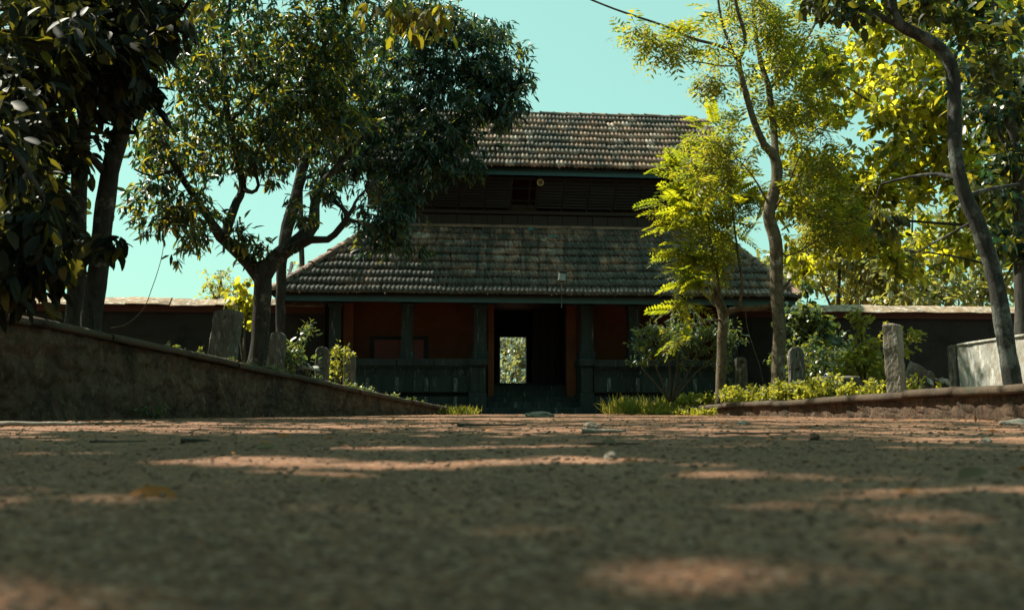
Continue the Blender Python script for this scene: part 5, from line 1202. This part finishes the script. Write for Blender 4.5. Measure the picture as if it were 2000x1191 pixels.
def twig(px, py, L, r, rz, label, mat='twig', bend=.15, up=.01):
    x, y = gpt(px, py); n = 7; P = []
    for i in range(n):
        t = i / (n - 1) - .5; P.append((t * L, bend * L * (t * t * 2 - .2) + .02 * L * math.sin(i * 2.3), r + up * L * math.sin(i * 1.9) ** 2))
    mb = MB(); mb.tube(P, np.linspace(r, r * .45, n), 7, True, .2, px); mb.tube([P[3], (P[3][0] + .12 * L, P[3][1] + .1 * L, r * 1.5)], [r * .6, r * .25], 6)
    o = build('twig', mb, M[mat], None, True); o.location = (x, y, gz(x, y)); o.rotation_euler = (0, 0, rz); tag(o, label, 'twig')
twig(1180, 848, .22, .014, .1, 'stout broken stick lying on the path in front of the steps', 'stone')
twig(1200, 876, .17, .005, -.05, 'thin dark stick behind the small orange leaf')
twig(230, 864, .20, .005, .2, 'pale thin stick near the left wall foot')
twig(80, 836, .55, .02, .15, 'pale stick lying against the foot of the left retaining wall', 'stone')
twig(960, 833, .5, .012, -.1, 'long crooked stick on the far part of the path, left of centre')
twig(1480, 850, .4, .006, .05, 'long thin stick lying across the right part of the path')
twig(380, 870, .09, .009, .4, 'short dark stick on the left part of the path')
def rock(px, py, s, label, mat='stone', flat=.55, seed=0.0, world=None):
    x, y = gpt(px, py) if world is None else world; me = bpy.data.meshes.new('stone'); import bmesh
    bm = bmesh.new(); bmesh.ops.create_icosphere(bm, subdivisions=3, radius=.5)
    for v in bm.verts:
        q = v.co * 2.4 + Vector((seed * 5.1, 0, 0)); v.co *= 1 + .35 * noise.noise(q) + .14 * noise.noise(q * 2.7); v.co.z *= flat
    bm.to_mesh(me); bm.free(); o = link('stone', me, M[mat], None, False); o.location = (x, y, gz(x, y) + s * flat * .22); o.scale = (s, s * .8, s); o.rotation_euler = (0, 0, seed); tag(o, label, 'stone'); return o
rock(1052, 813, .62, 'long pale flat stone in front of the entrance step', 'stone', .2, 1)
rock(1193, 900, .032, 'pale translucent looking pebble on the sunlit streak', 'stone', .8, 2)
rock(1155, 838, .09, 'grey stone behind the stout broken stick', 'stone', .7, 3)
rock(1590, 859, .05, 'reddish round stone on the right part of the path', 'laterite', .8, 4)
rock(1925, 862, .05, 'pale chip of stone near the right edge of the path', 'stone', .5, 5)
rock(1925, 817, .36, 'grey stone at the foot of the right retaining wall', 'granite', .8, 6)
rock(515, 811, .22, 'rounded ochre stone at the foot of the left retaining wall', 'stone', .6, 7)
rock(1985, 830, .28, 'flat pale stone at the far right edge of the path', 'stone', .25, 8)
rock(1450, 830, .10, 'small pale stone on the far part of the path at right', 'stone', .5, 9)
# flat dry leaf litter gathered along the wall feet and strewn over the earth
nl = 2300; ly = np.exp(rng.uniform(math.log(1.3), math.log(27), nl)); wl_, wr_ = np.interp(ly, [w[1] for w in LW], [w[0] for w in LW]) + .12, np.interp(ly, [w[1] for w in RW], [w[0] for w in RW]) - .12
e_ = rng.random(nl); t_ = np.where(rng.random(nl) < .55, np.where(rng.random(nl) < .5, e_ ** 3 * .3, 1 - e_ ** 3 * .3), e_); lx = wl_ + (wr_ - wl_) * t_; keep_ = np.abs(lx) < ly * .6; lx, ly = lx[keep_], ly[keep_]; nl = len(lx)
LP = np.stack([lx, ly, np.array([gz(a, b) + .004 for a, b in zip(lx, ly)])], 1); ld = rng.normal(size=(nl, 3)) * np.array([1, 1, .12]); ls = rng.uniform(.018, .05, nl) * np.clip(ly / 5, .7, 1.5)
LV, LF, lr_ = leaves_np(LP, ld, np.array([0, 0, 1.0]) + rng.normal(size=(nl, 3)) * .25, ls, ls * rng.uniform(.3, .55, nl), 'oval')
lo_ = link('leaf_litter', mesh_np('leaf_litter', LV, LF, lr_), M['lf_dry']); tag(lo_, 'crumbled dry leaf litter along the wall feet and over the path', 'leaf litter', kind='stuff')
# grit and small pebbles over the whole path
g = 17000; bm_v = unit(rng.normal(size=(12, 3)))
ph = (1 + 5 ** .5) / 2; ico = unit(np.array([(-1, ph, 0), (1, ph, 0), (-1, -ph, 0), (1, -ph, 0), (0, -1, ph), (0, 1, ph), (0, -1, -ph), (0, 1, -ph), (ph, 0, -1), (ph, 0, 1), (-ph, 0, -1), (-ph, 0, 1)], float))
icf = np.array([(0, 11, 5), (0, 5, 1), (0, 1, 7), (0, 7, 10), (0, 10, 11), (1, 5, 9), (5, 11, 4), (11, 10, 2), (10, 7, 6), (7, 1, 8), (3, 9, 4), (3, 4, 2), (3, 2, 6), (3, 6, 8), (3, 8, 9), (4, 9, 5), (2, 4, 11), (6, 2, 10), (8, 6, 7), (9, 8, 1)])
yy = np.exp(rng.uniform(math.log(.45), math.log(26), g)); xx = rng.uniform(-.56, .56, g) * yy
lo = np.interp(yy, [w[1] for w in LW], [w[0] for w in LW]) + .1; hi = np.interp(yy, [w[1] for w in RW], [w[0] for w in RW]) - .1
ok = (xx > lo) & (xx < hi); xx, yy = xx[ok], yy[ok]; g = len(xx)
sz = (.0011 + .0042 * rng.random(g) ** 4) * np.clip(yy, .7, 9) ** .42; zz = np.array([gz(a, b) for a, b in zip(xx, yy)])
S3 = np.stack([sz * rng.uniform(.8, 1.5, g), sz * rng.uniform(.8, 1.4, g), sz * rng.uniform(.5, .9, g)], 1)
GV = ico[None] * S3[:, None, :] * rng.uniform(.75, 1.2, (g, 12, 1)) + np.stack([xx, yy, zz + sz * .3], 1)[:, None, :]
GF = icf[None] + (np.arange(g) * 12)[:, None, None]
go = link('grit', mesh_np('grit', GV.reshape(-1, 3), GF.reshape(-1, 3)), M['pebble']); tag(go, 'grit and small pebbles strewn over the earth path', 'grit', kind='stuff')

# hanging creeper stems
def hang(name, pts, r, label, cat, mat='wire'):
    P, rr = spline([at(*p) for p in pts], [r] * len(pts), .08); o = build(name, MB().tube(P, rr, 6), M[mat], None, True); tag(o, label, cat)
hang('dry_creeper', [(215, 640, 15), (240, 636, 15), (262, 622, 15), (283, 598, 15), (296, 565, 15), (308, 530, 15), (318, 490, 15.2), (322, 440, 15.6)], .006, 'dry creeper stem hanging beside the leaning left trunk', 'creeper')
hang('dry_creeper', [(1456, 608, 20.6), (1460, 640, 20.6), (1472, 680, 20.6), (1484, 715, 20.6), (1490, 745, 20.6)], .005, 'thin stem hanging from the bough between the two right trunks', 'creeper')
